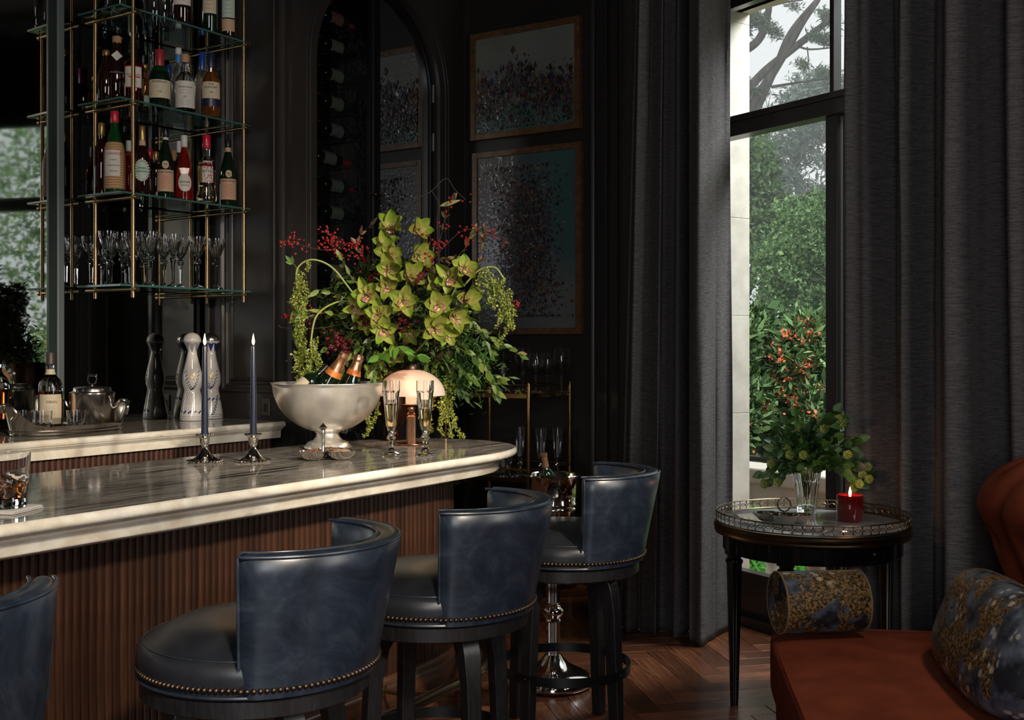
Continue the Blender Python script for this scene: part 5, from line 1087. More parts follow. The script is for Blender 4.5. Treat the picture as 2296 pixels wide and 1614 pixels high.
# ================================================================== SOFA
SY = math.radians(33-7); sp_ = RC(.885, 3.83); so = thing('sofa', 'rust velvet sofa with deep tufted back at the right edge', 'sofa', sp_, SY)
def superbox(cx, cy, cz, hx, hy, hz, e=.22, nu=40, nv=20, puff=0):
    R = []
    for j in range(nv+1):
        ph = -PI/2+PI*j/nv; r = []
        for i in range(nu):
            th = 2*PI*i/nu; f_ = lambda v, e_: math.copysign(abs(v)**e_, v)
            x, y, z = f_(math.cos(ph), e)*f_(math.cos(th), e), f_(math.cos(ph), e)*f_(math.sin(th), e), f_(math.sin(ph), e)
            z *= 1+puff*(1-x*x)*(1-y*y); r.append((cx+hx*x, cy+hy*y, cz+hz*z))
        R.append(r)
    return G().rings(R)
superbox(.52, -1.0, .355, .545, 1.02, .095, .16, 80, 28, .10).build('seat_cushion', M_velvet, so, smooth=180)
superbox(.53, -1.0, .20, .53, 1.0, .09, .10, 64, 20).build('base', M_velvet, so, smooth=180)
pp = [(-.012+.04*(abs(q) > .97), -1.0+1.0*q*.985, .432) for q in [-1+2*i/30 for i in range(31)]]
G().tube(bez([(.0, -1.9, .437), (-.012, -1.5, .440), (-.014, -1.0, .440), (-.012, -.4, .438), (.0, -.06, .434), (.05, .004, .434), (.3, .012, .437), (.6, .012, .436)], 8), .0045, 6).build('seat_piping', M_velvet, so)
for x, y in ((.08, -.08), (.08, -1.9), (.98, -.08), (.98, -1.9)): G().lathe([(.018, 0), (.03, .12)], 14, (x, y, 0)).build('foot', M_lacq, so)
# tufted back: lobes over a rolled top
nu, nv = 170, 60; rows = []
for j in range(nv+1):
    v = j/nv; row = []
    for i in range(nu+1):
        u = i/nu; y = .02-2.0*u; s_ = v*1.05   # arc length from the seat up and over
        if s_ < .60: x = .82-.10*(s_/.60)+.04*math.sin(PI*s_/.6); z = .41+.47*s_/.60; nx, nz = -1, .12
        else:
            a = min(1, (s_-.60)/.34)*PI*1.0; x = .72+.10*(1-math.cos(a)); z = .88+.10*math.sin(a); nx, nz = -math.cos(a), math.sin(a)
            if s_ > .94: z = .88-(s_-.94)*1.2; x = .92; nx, nz = 1, 0
        pz = s_/.26; pu = y/.17+.5*(math.floor(pz) % 2)
        lobe = abs(math.sin(PI*(y/.27)+.55*math.sin(PI*s_/.30)))**.6; btn = 0
        for bi in range(-1, 4):
            zc = .26*bi+.20; yc_ = round((y/.17)-.5*(bi % 2))*.17+.5*(bi % 2)*.17; dd = math.hypot((y-yc_)*1.3, s_-zc); btn = max(btn, math.exp(-(dd/.045)**2))
        h = .085*lobe-.05*btn; ed = min(1, (1-abs(2*u-1))*nu/2/5); h *= ed; sh = (1-ed)**2*.08
        row.append((x+nx*h+sh, y-(.0 if u > .5 else -.0), z+nz*h-sh*.3))
    rows.append(row)
for r in (rows,):
    g = G().rings(rows, False); g.add([p for row in rows for p in (row[0],)]+[(.92, .0, .30), (.82, .0, .30)], [tuple(range(len(rows)+2))]); g.box((.88, -1.98, .12), (.96, -.01, .86))
o = g.build('tufted_back', M_velvet, so, smooth=180)
for bi in range(0, 3):
    for k in range(1, 8):
        s_ = .26*bi+.20; y = -.27*k
        if s_ < .60: x = .82-.10*(s_/.60)+.04*math.sin(PI*s_/.6); z = .41+.47*s_/.60
        else: a = (s_-.60)/.34*PI; x = .72+.10*(1-math.cos(a)); z = .88+.10*math.sin(a)
        G().ball((x+.004, y, z), .011, 8, 5, (.6, 1, 1)).build('tuft_button', M_velvet, so)
# bolster at the far end
bo = thing('bolster', 'cylindrical floral brocade bolster with gold piping at the far end of the sofa', 'cushion', so.matrix_world @ Vector((0, 0, 0)), 0, 'floral brocade cushions on the sofa')
M_so = Matrix.Translation(sp_) @ Matrix.Rotation(SY, 4, 'Z')
bo.location = M_so @ Vector((-.005, -.165, .562)); bo.rotation_euler = (0, 0, SY+.24)
BR = .099; G().rings([[(x, r*math.cos(a)*BR, r*math.sin(a)*BR) for a in [2*PI*i/48 for i in range(48)]] for x, r in ((.0, .02), (.001, .3), (.003, .8), (.006, .97), (.012, 1), (.1, 1.01), (.2, 1.01), (.280, 1), (.287, .96), (.293, .7), (.295, .02))], True, True, True).build('brocade_cover', M_brocade, bo, smooth=40)
for x in (.008, .285): G().tube([(x, BR*1.0*math.cos(a), BR*1.0*math.sin(a)) for a in [2*PI*i/48 for i in range(48)]], .0035, 6, True).build('piping', M_cord, bo)
cu = thing('cushion', 'large floral brocade cushion leaning on the tufted back at the right edge', 'cushion', M_so @ Vector((.52, -.72, .60)), 0, 'floral brocade cushions on the sofa')
cu.rotation_euler = (0, math.radians(22), SY)
superbox(0, 0, 0, .095, .36, .165, .62, 64, 36).build('brocade_cover', M_brocade, cu, smooth=180)
# ================================================================== FLOWER ARRANGEMENT
class CM:
    """coloured quad collector"""
    def __init__(s): s.V = []; s.F = []; s.C = []; s.n = 0
    def grid(s, rows, col):
        nr, nc = len(rows), len(rows[0])
        for r in rows: s.V += [tuple(p) for p in r]
        for i in range(nr-1):
            for j in range(nc-1): s.F.append((s.n+i*nc+j, s.n+i*nc+j+1, s.n+(i+1)*nc+j+1, s.n+(i+1)*nc+j)); s.C.append(col(i/(nr-2) if nr > 2 else 0, j/(nc-2) if nc > 2 else 0) if callable(col) else col)
        s.n += nr*nc
    def arr(s, V, Fc, C): s.V += [tuple(v) for v in V]; s.F += [tuple(int(i)+s.n for i in f) for f in Fc]; s.C += [tuple(c) for c in C]; s.n += len(V)
    def build(s, name, m, parent, kind=None, smooth=True): return colored(name, m, s.V, s.F, s.C, parent, kind, smooth)
def frame_to(nrm, roll=0):
    q = Vector(nrm).normalized().to_track_quat('Z', 'Y').to_matrix().to_4x4(); return q @ Matrix.Rotation(roll, 4, 'Z')
def petal(cm, M, L, W, cup, bend, c0, c1, ns=7, nt_=4, tip=.62, rib=True):
    rows = []
    for i in range(ns+1):
        s = i/ns; w_ = W*(math.sin(PI*min(1, s**tip))**.62)*(1 if s < .999 else 0)+.0004
        rows.append([M @ Vector((L*s, w_*t, cup*W*(t*t) + bend*L*s*s - .12*W*math.exp(-(t*3)**2)+.02*L*math.sin(s*9+t*3))) for t in [-1+2*j/nt_ for j in range(nt_+1)]])
    def col(a, b):
        k = abs(b-.5)*2; c = [c0[q]*(1-a)+c1[q]*a for q in range(3)]; f = (.72 if (k < .4 and rib) else 1)*random.uniform(.93, 1.07); return tuple(x*f for x in c)
    cm.grid(rows, col)
fa = thing('flower_arrangement', 'green cymbidium orchids with trailing amaranth and red berries in the dark vase', 'flowers', (0, 0, 0))
CAMP = Vector((0, 0, CZ))
GR0, GR1 = (.34, .30, .08), (.26, .38, .035)
LIPC = [(.62, .40, .32), (.30, .09, .07), (.70, .52, .34), (.45, .18, .13)]
def orchid(px, py, yc, size, roll=0, tilt=(0, 0), open_=.25, shade=1.0):
    c = PP(px, py, yc); n_ = (CAMP-c).normalized(); right = Vector((cy_, sy_, 0)); up = Vector((0, 0, 1))
    n_ = (n_ + right*tilt[0] + up*tilt[1]).normalized(); M = Matrix.Translation(c) @ frame_to(n_, 0)
    # align local X with picture right
    xa = right - n_*right.dot(n_); xa.normalize(); ya = n_.cross(xa); M = Matrix(((xa.x, ya.x, n_.x, c.x), (xa.y, ya.y, n_.y, c.y), (xa.z, ya.z, n_.z, c.z), (0, 0, 0, 1)))
    cm = CM(); L = size
    for a, k in ((90, 1), (18, .97), (162, .97), (-52, 1), (-128, 1)):
        A_ = math.radians(a+roll+random.uniform(-9, 9)); g0 = tuple(x*shade for x in GR0); g1 = tuple(x*shade*random.uniform(.85, 1.15) for x in GR1)
        petal(cm, M @ Matrix.Rotation(A_, 4, 'Z') @ Matrix.Rotation(random.uniform(-.25, .15)-open_*.5, 4, 'Y'), L*k*random.uniform(.92, 1.05), L*.345*random.uniform(.9, 1.12), random.uniform(.3, .85), random.uniform(-.15, .42), g0, g1)
    o = cm.build('orchid_bloom', M_petal, fa)
    lm = CM(); Rr = Matrix.Rotation(math.radians(-90+roll), 4, 'Z')
    def lipc(a, b): k = random.random(); return LIPC[1] if (a > .25 and k < .42) else ((.75, .55, .22) if abs(b-.5) < .2 and a > .3 else LIPC[0] if k < .75 else LIPC[3])
    rows = []
    for i in range(9):
        s = i/8; w_ = L*.25*(.55+.75*math.sin(PI*s*.8)); rows.append([M @ Rr @ Vector((L*.50*s-.05*L, w_*t*(1-.25*(s > .85)), L*(.20*math.sin(PI*s*.75)) + (-.10*L*(1-t*t)+.12*L*t*t)*(1-s*.6)+.012*L*math.sin(t*9+s*20))) for t in [-1+2*j/8 for j in range(9)]])
    lm.grid(rows, lipc); rows = []
    for i in range(5):   # column
        s = i/4; rows.append([M @ Rr @ Vector((-.06*L+.03*L*math.cos(b)+.18*L*s*.3, .045*L*math.sin(b), .02*L+.26*L*s)) for b in [2*PI*j/8 for j in range(9)]])
    lm.grid(rows, lambda a, b: (.70, .50, .42) if a > .5 else (.42, .20, .16)); lo = lm.build('orchid_lip', M_petal, o)
ORC = [(876, 512, 4.86, .080, 0, (0, .9), .9), (868, 548, 4.84, .072, 10, (-.3, .4), .4), (873, 570, 4.80, .078, 0, (.05, .1), .2), (873, 603, 4.76, .078, 6, (-.05, -.1), .2), (936, 515, 4.88, .072, -30, (.8, .3), .7), (938, 572, 4.84, .078, -20, (.7, .1), .6), (868, 642, 4.74, .066, 10, (0, -.4), .3),
       (919, 618, 4.80, .074, -35, (.5, .3), .6), (822, 660, 4.70, .074, 25, (-.25, .15), .2), (904, 674, 4.66, .078, -8, (.1, .1), .2), (803, 690, 4.74, .064, 30, (-.6, -.1), .3), (851, 704, 4.64, .076, 5, (-.05, 0), .2), (861, 738, 4.64, .070, 0, (0, -.3), .3), (985, 640, 4.82, .072, -20, (-.2, .5), .9),
       (1012, 622, 4.76, .078, 30, (-.5, .0), .4), (1042, 602, 4.80, .070, 0, (.2, .35), .3), (982, 682, 4.70, .080, 15, (.1, .0), .5), (1020, 706, 4.72, .076, -40, (.5, -.4), .7), (1046, 672, 4.76, .076, -60, (.7, .2), .6), (975, 735, 4.64, .078, -20, (.35, -.2), .4), (1000, 745, 4.70, .066, 60, (.5, -.5), .6),
       (842, 832, 4.82, .058, 40, (-.4, -.3), .3), (886, 797, 4.80, .060, 10, (-.1, .0), .3), (918, 745, 4.78, .060, 0, (0, -.6), .5), (826, 722, 4.76, .058, 60, (-.5, -.4), .5)]
for q in ORC: orchid(q[0], q[1], q[2], q[3], q[4], q[5], q[6], random.uniform(.85, 1.1))
for pts in (((880, 840, 5.1), (875, 700, 4.95), (872, 520, 4.9)), ((885, 840, 5.1), (930, 700, 4.95), (938, 540, 4.92)), ((890, 840, 5.1), (970, 740, 4.9), (1040, 610, 4.85)), ((880, 840, 5.1), (850, 760, 4.9), (822, 668, 4.78)), ((885, 840, 5.1), (940, 780, 4.85), (990, 730, 4.75))):
    G().tube(bez([PP(*p) for p in pts], 8), .0045, 8).build('orchid_stem', M_stem, fa)
# leafy sprigs
LG = [(.09, .17, .03), (.14, .22, .04), (.055, .11, .025), (.20, .26, .06)]; LR = [(.16, .10, .04), (.12, .05, .035), (.20, .16, .06)]
def lens_leaf(cm, p, d, nrm, L, W, col):
    d = Vector(d).normalized(); nrm = Vector(nrm); s_ = d.cross(nrm); s_ = s_.normalized() if s_.length > 1e-4 else d.orthogonal(); n2 = s_.cross(d); bend = random.uniform(-.25, .1)
    rows = []
    for i in range(6):
        s = i/5; w_ = W*math.sin(PI*s**.8)**.9; b = p+d*L*s+n2*bend*L*s*s; rows.append([b+s_*w_+n2*w_*.25, b, b-s_*w_+n2*w_*.25])
    k = random.uniform(.75, 1.25); cm.grid(rows, lambda a, b: tuple(x*k*(1.08 if b > .5 else .92) for x in col))
def sprig(pts, n, L, cols, twig=M_stem, tr=.0016, name='leaf_sprig', W=.24, parent=None, both=True, droop=.2, start=.25, tripl=False):
    P = bez(pts, 10); cm = CM(); N = len(P)
    for k in range(n):
        u = start+(1-start)*k/max(1, n-1); i = min(N-2, int(u*(N-1))); p = P[i]; t = (P[i+1]-P[i]).normalized()
        for sg in ((-1, 1) if both else (random.choice((-1, 1)),)):
            side = t.cross(Vector((random.uniform(-.6, .6), random.uniform(-.6, .6), 1)).normalized()) * sg; d = (t*random.uniform(.4, 1)+side*random.uniform(.5, 1.1)+Vector((0, 0, -droop*random.random()))).normalized()
            lens_leaf(cm, p, d, (CAMP-p).normalized()+Vector((random.uniform(-.8, .8), random.uniform(-.8, .8), random.uniform(-.3, .8))), L*random.uniform(.7, 1.2), L*W*random.uniform(.8, 1.2)*.5*1.6, random.choice(cols))
    lens_leaf(cm, P[-1], (P[-1]-P[-2]), (CAMP-P[-1]), L, L*W*.8, random.choice(cols))
    o = cm.build(name, M_leaf, parent or fa); G().tube(P, [tr*(1.2-.7*i/N) for i in range(N)], 5).build('twig', twig, o); return o
def S(*a): return [PP(*p) for p in a]
SPR = [(S((960, 740, 5.05), (1000, 790, 5.06), (1060, 850, 5.0)), 9, .055, LG), (S((970, 730, 5.0), (1040, 770, 5.0), (1090, 830, 4.95), (1120, 850, 4.9)), 10, .055, LG), (S((980, 720, 4.9), (1060, 740, 4.85), (1110, 765, 4.8), (1165, 795, 4.76)), 8, .048, LG+LR[2:]),
       (S((980, 760, 5.1), (1010, 820, 5.1), (1040, 880, 5.1)), 9, .058, LG), (S((960, 770, 5.1), (1000, 810, 5.1), (1025, 860, 5.1)), 6, .06, LG), (S((990, 700, 4.9), (1050, 660, 4.9), (1080, 560, 4.9), (1085, 520, 4.9)), 8, .045, LR+LG[:1]), (S((1000, 720, 4.9), (1080, 690, 4.85), (1120, 640, 4.8)), 7, .045, LG),
       (S((950, 600, 4.95), (985, 540, 4.95), (1000, 480, 4.95), (1015, 450, 4.95)), 5, .042, LR), (S((1000, 600, 4.95), (1040, 560, 4.95), (1060, 520, 4.95)), 5, .045, LR+LG[:1]), (S((830, 660, 4.85), (790, 625, 4.85), (765, 580, 4.85)), 5, .048, LG+LR[2:]), (S((830, 680, 4.85), (780, 670, 4.85), (720, 650, 4.85), (690, 665, 4.85)), 6, .055, [LG[3], LG[1]]),
       (S((820, 700, 4.85), (760, 705, 4.82), (700, 700, 4.8), (672, 712, 4.8)), 6, .055, [LG[3], LG[1]]), (S((830, 730, 4.85), (770, 760, 4.8), (720, 790, 4.78), (690, 830, 4.78)), 8, .05, LG), (S((840, 760, 4.8), (780, 800, 4.75), (760, 840, 4.74)), 6, .052, LG), (S((850, 620, 4.9), (820, 580, 4.9), (800, 540, 4.9), (830, 505, 4.9)), 5, .045, LR),
       (S((880, 760, 4.7), (905, 790, 4.66), (935, 800, 4.64)), 4, .07, [(.10, .24, .03)]), (S((880, 770, 4.7), (870, 790, 4.66), (850, 800, 4.62)), 3, .065, [(.10, .24, .03)]), (S((700, 700, 4.85), (668, 690, 4.85), (665, 740, 4.85)), 4, .07, LG[:1]), (S((670, 640, 4.8), (664, 600, 4.8), (656, 590, 4.8)), 2, .045, LG[:1]),
       (S((990, 760, 4.9), (1060, 800, 4.85), (1100, 850, 4.83), (1112, 880, 4.82)), 8, .055, LG), (S((900, 620, 4.95), (950, 590, 4.95), (1000, 580, 4.95)), 6, .045, LR), (S((1040, 700, 4.9), (1075, 740, 4.85), (1100, 790, 4.8)), 7, .045, LG), (S((860, 800, 4.75), (840, 830, 4.7), (835, 850, 4.7)), 4, .045, LG)]
for p, n_, L_, c_ in SPR: sprig(p, n_, L_, c_, twig=M_stem if c_[0] in LG else M_twig)
# dense dark filling foliage
n_ = 5200; P = []
for k in range(n_):
    u = random.random(); a = random.uniform(0, 2*PI); r = math.sqrt(random.random()); px = 880+r*math.cos(a)*165; py = 710+r*math.sin(a)*125; P.append(PP(px, py, 4.98+random.uniform(-.08, .16)-.05*(1-r)))
V, Fc, C = leaves(np.array([tuple(p) for p in P]), .038, [(.04, .085, .018), (.065, .12, .022), (.03, .055, .02), (.07, .045, .02), (.10, .16, .03)], .35); colored('filler_foliage', M_leaf, V, Fc, C, fa)
P = []
for k in range(900):
    px = random.gauss(1030, 45); py = random.gauss(810, 40); P.append(PP(px, py, 5.08+random.uniform(-.06, .1)))
V, Fc, C = leaves(np.array([tuple(p) for p in P]), .045, [(.05, .13, .02), (.08, .17, .025)], .18); colored('fine_greenery', M_leaf, V, Fc, C, fa)
# amaranth
def amaranth(path, tails, col=(.30, .36, .06)):
    """path: arching stem; tails: list of (start point, length px, sway, yc)"""
    st = G().tube(bez(path, 8), [.004]*(8*(len(path)-1))+[.002], 7); o = None; cm = CM(); Vs = []; 
    for (px, py, yc, ln, sway, rad) in tails:
        nn = int(ln*1.15); pos = []
        for k in range(nn):
            u = k/nn; w_ = rad*(1-.55*u)*(.6+.5*math.sin(min(1, u*4)*PI/2)); a = random.uniform(0, 2*PI); q = w_*random.uniform(.5, 1.1); c = PP(px+sway*u*u*ln*.5+4*math.sin(u*7+px)+1.5*math.sin(u*23), py+ln*u, yc)
            for _ in range(3): a = random.uniform(0, 2*PI); pos.append((c.x+q*math.cos(a), c.y+q*math.sin(a), c.z+random.uniform(-.004, .004)))
        V, Fc, C = leaves(np.array(pos), .0085, [col, tuple(x*1.25 for x in col), tuple(x*.7 for x in col), (.36, .38, .10)], .75); cm.arr(V, Fc, C)
    o = cm.build('amaranth_tassel', M_leaf, fa, 'stuff', False); st.build('amaranth_stem', mat('amaranth_stem_green', (.34, .38, .10), .5) if 'amaranth_stem_green' not in MATS else MATS['amaranth_stem_green'], o)
amaranth(S((790, 655, 4.85), (745, 600, 4.82), (700, 582, 4.80), (668, 600, 4.80), (664, 640, 4.8)), [(666, 615, 4.8, 90, .1, .013), (674, 612, 4.8, 105, .15, .016), (684, 630, 4.8, 75, .1, .013), (690, 585, 4.8, 22, 0, .007), (660, 640, 4.8, 50, -.2, .009)])
amaranth(S((810, 680, 4.82), (760, 676, 4.78), (712, 705, 4.74), (698, 760, 4.72), (700, 800, 4.72)), [(698, 770, 4.72, 80, -.1, .014), (706, 760, 4.72, 90, .3, .015), (690, 785, 4.72, 70, -.4, .012), (682, 700, 4.78, 120, -.2, .012), (676, 740, 4.78, 110, -.1, .009), (664, 790, 4.76, 45, 0, .008), (714, 790, 4.72, 62, .4, .013), (705, 830, 4.7, 30, .1, .012), (668, 705, 4.8, 100, 0, .008)])
amaranth(S((1040, 640, 4.85), (1075, 605, 4.82), (1110, 600, 4.80), (1130, 625, 4.79)), [(1075, 605, 4.82, 55, .1, .012), (1090, 603, 4.81, 75, .2, .014), (1104, 610, 4.8, 85, .2, .015), (1116, 625, 4.8, 95, .3, .017), (1128, 628, 4.79, 100, .3, .017), (1138, 650, 4.79, 90, .2, .014), (1136, 700, 4.79, 75, -.3, .011), (1148, 680, 4.79, 45, .1, .010), (1122, 700, 4.79, 35, -.5, .012)])
amaranth(S((900, 820, 5.0), (945, 790, 5.05), (990, 802, 5.05), (1012, 840, 5.05)), [(975, 805, 5.05, 60, .3, .012), (1000, 835, 5.07, 100, .15, .014), (1000, 840, 5.06, 110, .0, .016), (1012, 860, 5.06, 90, .1, .014), (1002, 920, 5.06, 58, .3, .014), (1020, 935, 4.95, 45, .5, .012), (986, 900, 4.95, 80, .2, .011), (1032, 972, 4.9, 10, 1.5, .014), (1010, 972, 4.92, 9, 1.5, .013)])
amaranth(S((850, 800, 4.9), (842, 830, 4.88), (840, 860, 4.9)), [(846, 790, 4.86, 100, -.1, .014), (836, 850, 4.92, 115, -.2, .013), (826, 900, 4.96, 80, -.2, .012), (846, 860, 4.95, 110, -.3, .011), (862, 780, 4.8, 60, -.1, .014)])
amaranth(S((930, 850, 4.98), (945, 880, 4.98), (950, 900, 4.98)), [(958, 885, 5.0, 85, .0, .013), (968, 880, 5.0, 90, -.1, .012), (950, 900, 5.0, 80, .1, .011)], (.40, .33, .08))
# berries
def berries(px, py, yc, n, spread, r, m_, nm='berry_cluster', tw=M_twig):
    g = G(); c = PP(px, py, yc); k_ = spread*yc/F
    for _ in range(n): g.ball((c.x+random.gauss(0, k_*.5), c.y+random.gauss(0, k_*.5), c.z+random.gauss(0, k_*.5)), r*random.uniform(.75, 1.1), 7, 5)
    o = g.build(nm, m_, fa, kind='stuff'); return o
for q in ((640, 545, 12), (656, 540, 16), (672, 552, 10), (735, 520, 20), (745, 545, 24), (728, 548, 20), (755, 560, 18), (772, 545, 14), (808, 547, 16), (820, 580, 20), (790, 565, 12), (838, 622, 14), (650, 712, 20), (668, 705, 14), (668, 690, 8), (700, 700, 10), (694, 712, 8), (960, 545, 10), (985, 545, 12), (962, 575, 16), (1002, 460, 6), (1045, 448, 3), (1040, 520, 8), (1060, 510, 6), (1100, 525, 8), (1050, 545, 6), (1130, 545, 2), (1158, 682, 8), (990, 500, 5), (950, 590, 20), (940, 605, 12)):
    berries(q[0], q[1], 4.86, q[2], 18, .0058, M_berry)
for q in ((760, 770, 45), (775, 790, 25), (818, 710, 26), (830, 720, 18), (895, 712, 20), (905, 728, 16), (750, 755, 20), (945, 620, 14)): berries(q[0], q[1], 4.76, q[2], 26, .0078, M_darkberry)
for pts in (S((830, 600, 4.9), (780, 560, 4.88), (720, 560, 4.86), (660, 545, 4.86), (636, 540, 4.86)), S((800, 720, 4.88), (720, 735, 4.86), (640, 735, 4.86), (625, 730, 4.86)), S((940, 620, 4.95), (990, 560, 4.9), (1045, 515, 4.88), (1120, 530, 4.86), (1140, 545, 4.86)), S((880, 500, 4.95), (920, 455, 4.92), (965, 430, 4.9), (1000, 400, 4.9), (1020, 425, 4.9), (1044, 448, 4.9)),
            S((985, 600, 4.95), (980, 500, 4.92), (985, 460, 4.9), (968, 428, 4.9)), S((640, 810, 4.8), (700, 780, 4.8), (760, 760, 4.8)), S((1110, 700, 4.85), (1140, 690, 4.84), (1160, 680, 4.84))):
    G().tube(bez(pts, 8), .0018, 5).build('berry_twig', M_twig, fa)
lm = CM(); lens_leaf(lm, PP(985, 462, 4.9), PP(1044, 445, 4.9)-PP(985, 462, 4.9), CAMP-PP(985, 462, 4.9), .10, .010, (.22, .20, .06)); lm.build('long_leaf', M_leaf, fa)
# ================================================================== BOUQUET ON THE SIDE TABLE
bq = thing('bouquet', 'small green bouquet of leaves and pale green blossoms in the crystal vase', 'flowers', (0, 0, 0))
DG = [(.035, .085, .018), (.05, .12, .022), (.07, .15, .03), (.025, .06, .02)]
base_p = PP(1809, 1120, 4.68)
tips = [(1725, 985), (1718, 1010), (1712, 1060), (1735, 1075), (1745, 965), (1765, 950), (1785, 935), (1800, 965), (1820, 960), (1850, 945), (1870, 925), (1890, 935), (1900, 960), (1870, 985), (1925, 985), (1905, 1010), (1935, 1020), (1950, 1060), (1925, 1080), (1780, 1000), (1840, 1000), (1755, 1020), (1890, 1040), (1770, 975), (1830, 980), (1860, 1010), (1735, 1005), (1800, 1010), (1920, 1045)]
for (px, py) in tips:
    yc = 4.68+random.uniform(-.09, .09); mid = ((1809+px)/2+random.uniform(-8, 8), (1060+py)/2-12)
    sprig([base_p, PP(1808+random.uniform(-12, 12), 1056, 4.68), PP(mid[0], mid[1]-8, (yc+4.68)/2), PP(px, py, yc)], 9, .052, DG, M_stem, .0015, 'leaf_sprig', .42, bq, True, .4, .45)
for px, py in ((1895, 950), (1880, 940), (1765, 1005), (1785, 985), (1730, 1040), (1715, 1085), (1745, 1080), (1935, 1065), (1950, 1075), (1925, 1085), (1900, 1020), (1865, 1000), (1915, 1095), (1945, 1048), (1772, 1018), (1850, 960), (1800, 1020)):
    cm = CM(); c = PP(px, py, 4.62+random.uniform(-.05, .05)); M = Matrix.Translation(c) @ frame_to((CAMP-c)+Vector((random.uniform(-1, 1), random.uniform(-1, 1), random.uniform(-.5, .8)))*2)
    for k in range(5): petal(cm, M @ Matrix.Rotation(2*PI*k/5, 4, 'Z'), .021, .012, .4, .3, (.20, .24, .05), (.16, .24, .05), 4, 3, .9, False)
    cm.build('hellebore_bloom', M_petal, bq)
# ================================================================== GARDEN
FOL = 1.9
def foliage_blob(name, parent, blobs, n, size, cols, aspect=.45, flat=False):
    tot = sum(b[3]*b[4]*b[5] for b in blobs)**1.0; Ps = []
    for cx, cy2, cz, rx, ry, rz in blobs:
        k = max(20, int(n*(rx*ry*rz)/tot)); d = rng.normal(size=(k, 3)); d /= np.linalg.norm(d, axis=1)[:, None]; r = rng.random((k, 1))**.45; r *= (1+.16*np.sin(d[:, :1]*9)+.14*np.sin(d[:, 2:3]*11+d[:, 1:2]*7)); Ps.append(d*r*np.array((rx, ry, rz))+np.array((cx, cy2, cz)))
    P = np.concatenate(Ps); V, Fc, C = leaves(P, size, cols, aspect); return colored(name, M_foliage, V, Fc, C, parent)
def W3(px, py, Y): p = PP(px, py, Y); return (p.x, p.y, p.z)
def blob(px, py, Y, rpx, rpy, ry=1.0): c = W3(px, py, Y); return (*c, rpx*Y/F, ry, rpy*Y/F)
GL = [(.10, .19, .06), (.15, .25, .08), (.20, .30, .10), (.07, .12, .05)]
def trunk(parent, pts, r0_, r1_, name='trunk'):
    P = bez([W3(*p) for p in pts], 8); n = len(P); r0_ *= .72; r1_ *= .7; return G().tube(P, [r0_+(r1_-r0_)*i/n for i in range(n)], 9).build(name, M_bark, parent)
def tree(name, label, cat='tree', grp=None): return thing(name, label, cat, (0, 0, 0), 0, grp)
# tall pine with sweeping bare limbs
t = tree('pine_tree', 'tall pine with bare sweeping grey limbs against the white sky')
trunk(t, [(1550, 1060, 17), (1560, 900, 17), (1600, 560, 17), (1650, 260, 17), (1700, 175, 17), (1790, 100, 17), (1880, 30, 17)], .16, .06)
for pts, a, b in (([(1640, 300, 17), (1700, 215, 17), (1765, 110, 17), (1800, 50, 17), (1835, 0, 17)], .12, .05), ([(1690, 260, 17), (1740, 150, 17), (1775, 70, 17), (1850, -20, 17)], .09, .05), ([(1640, 130, 17), (1700, 90, 17), (1722, 30, 17), (1725, -20, 17)], .10, .06), ([(1730, 195, 17), (1790, 185, 17), (1860, 175, 17)], .035, .015),
                  ([(1770, 90, 17), (1810, 110, 17), (1880, 105, 17)], .03, .012), ([(1700, 30, 17), (1660, 20, 17), (1630, 45, 17)], .05, .02), ([(1720, 15, 17), (1760, 5, 17), (1800, 0, 17)], .03, .015), ([(1655, 230, 17), (1675, 200, 17), (1680, 170, 17)], .03, .015), ([(1810, 105, 17), (1812, 140, 17), (1800, 160, 17)], .015, .01)):
    trunk(t, pts, a, b, 'branch')
foliage_blob('needle_foliage', t, [blob(1700, 45, 17, 22, 14, .5), blob(1660, 60, 17, 20, 16, .4), blob(1735, 70, 17, 14, 12, .4), blob(1840, 85, 17, 26, 10, .5), blob(1800, 145, 17, 16, 8, .3), blob(1860, 40, 17, 18, 14, .5), blob(1670, 180, 17, 10, 10, .3), blob(1690, 205, 17, 26, 10, .5), blob(1850, 165, 17, 22, 8, .4), blob(1655, 15, 17, 20, 8, .4), blob(1780, 15, 17, 14, 6, .3)], 5200, .075, [(.10, .13, .09), (.14, .17, .12), (.08, .10, .08)], .2)  # needle colours greyed and lightened so distance haze sits in the colour
t = tree('pine_tree', 'grey-green pine crown in the mist behind the window transom')
foliage_blob('needle_foliage', t, [blob(1850, 190, 22, 75, 26, 1), blob(1800, 225, 22, 50, 20, 1), blob(1880, 240, 22, 60, 40, 1.2), blob(1830, 290, 22, 60, 26, 1.2), blob(1780, 330, 22, 46, 40, 1.2), blob(1870, 370, 22, 40, 26, 1), blob(1760, 400, 22, 46, 40, 1), blob(1690, 330, 22, 60, 36, 1), blob(1840, 440, 22, 60, 30, 1), blob(1720, 250, 22, 30, 10, .6), blob(1670, 240, 22, 20, 12, .6)], 9500, .15, [(.13, .17, .14), (.18, .22, .18), (.10, .13, .11)], .22)  # paler, greyer leaf colours carry painted haze on top of the mist volume
trunk(t, [(1690, 1000, 22), (1700, 760, 22), (1730, 560, 22), (1760, 420, 22), (1790, 350, 22), (1800, 250, 22)], .22, .06)
t = tree('dark_tree', 'dark tree trunks leaning among leaves at the left of the window')
trunk(t, [(1600, 1150, 13), (1620, 900, 13), (1648, 720, 13), (1672, 650, 13), (1690, 610, 13), (1720, 560, 13)], .14, .09); trunk(t, [(1640, 740, 13), (1690, 700, 13), (1730, 665, 13), (1770, 620, 13), (1800, 560, 13)], .13, .07, 'branch')
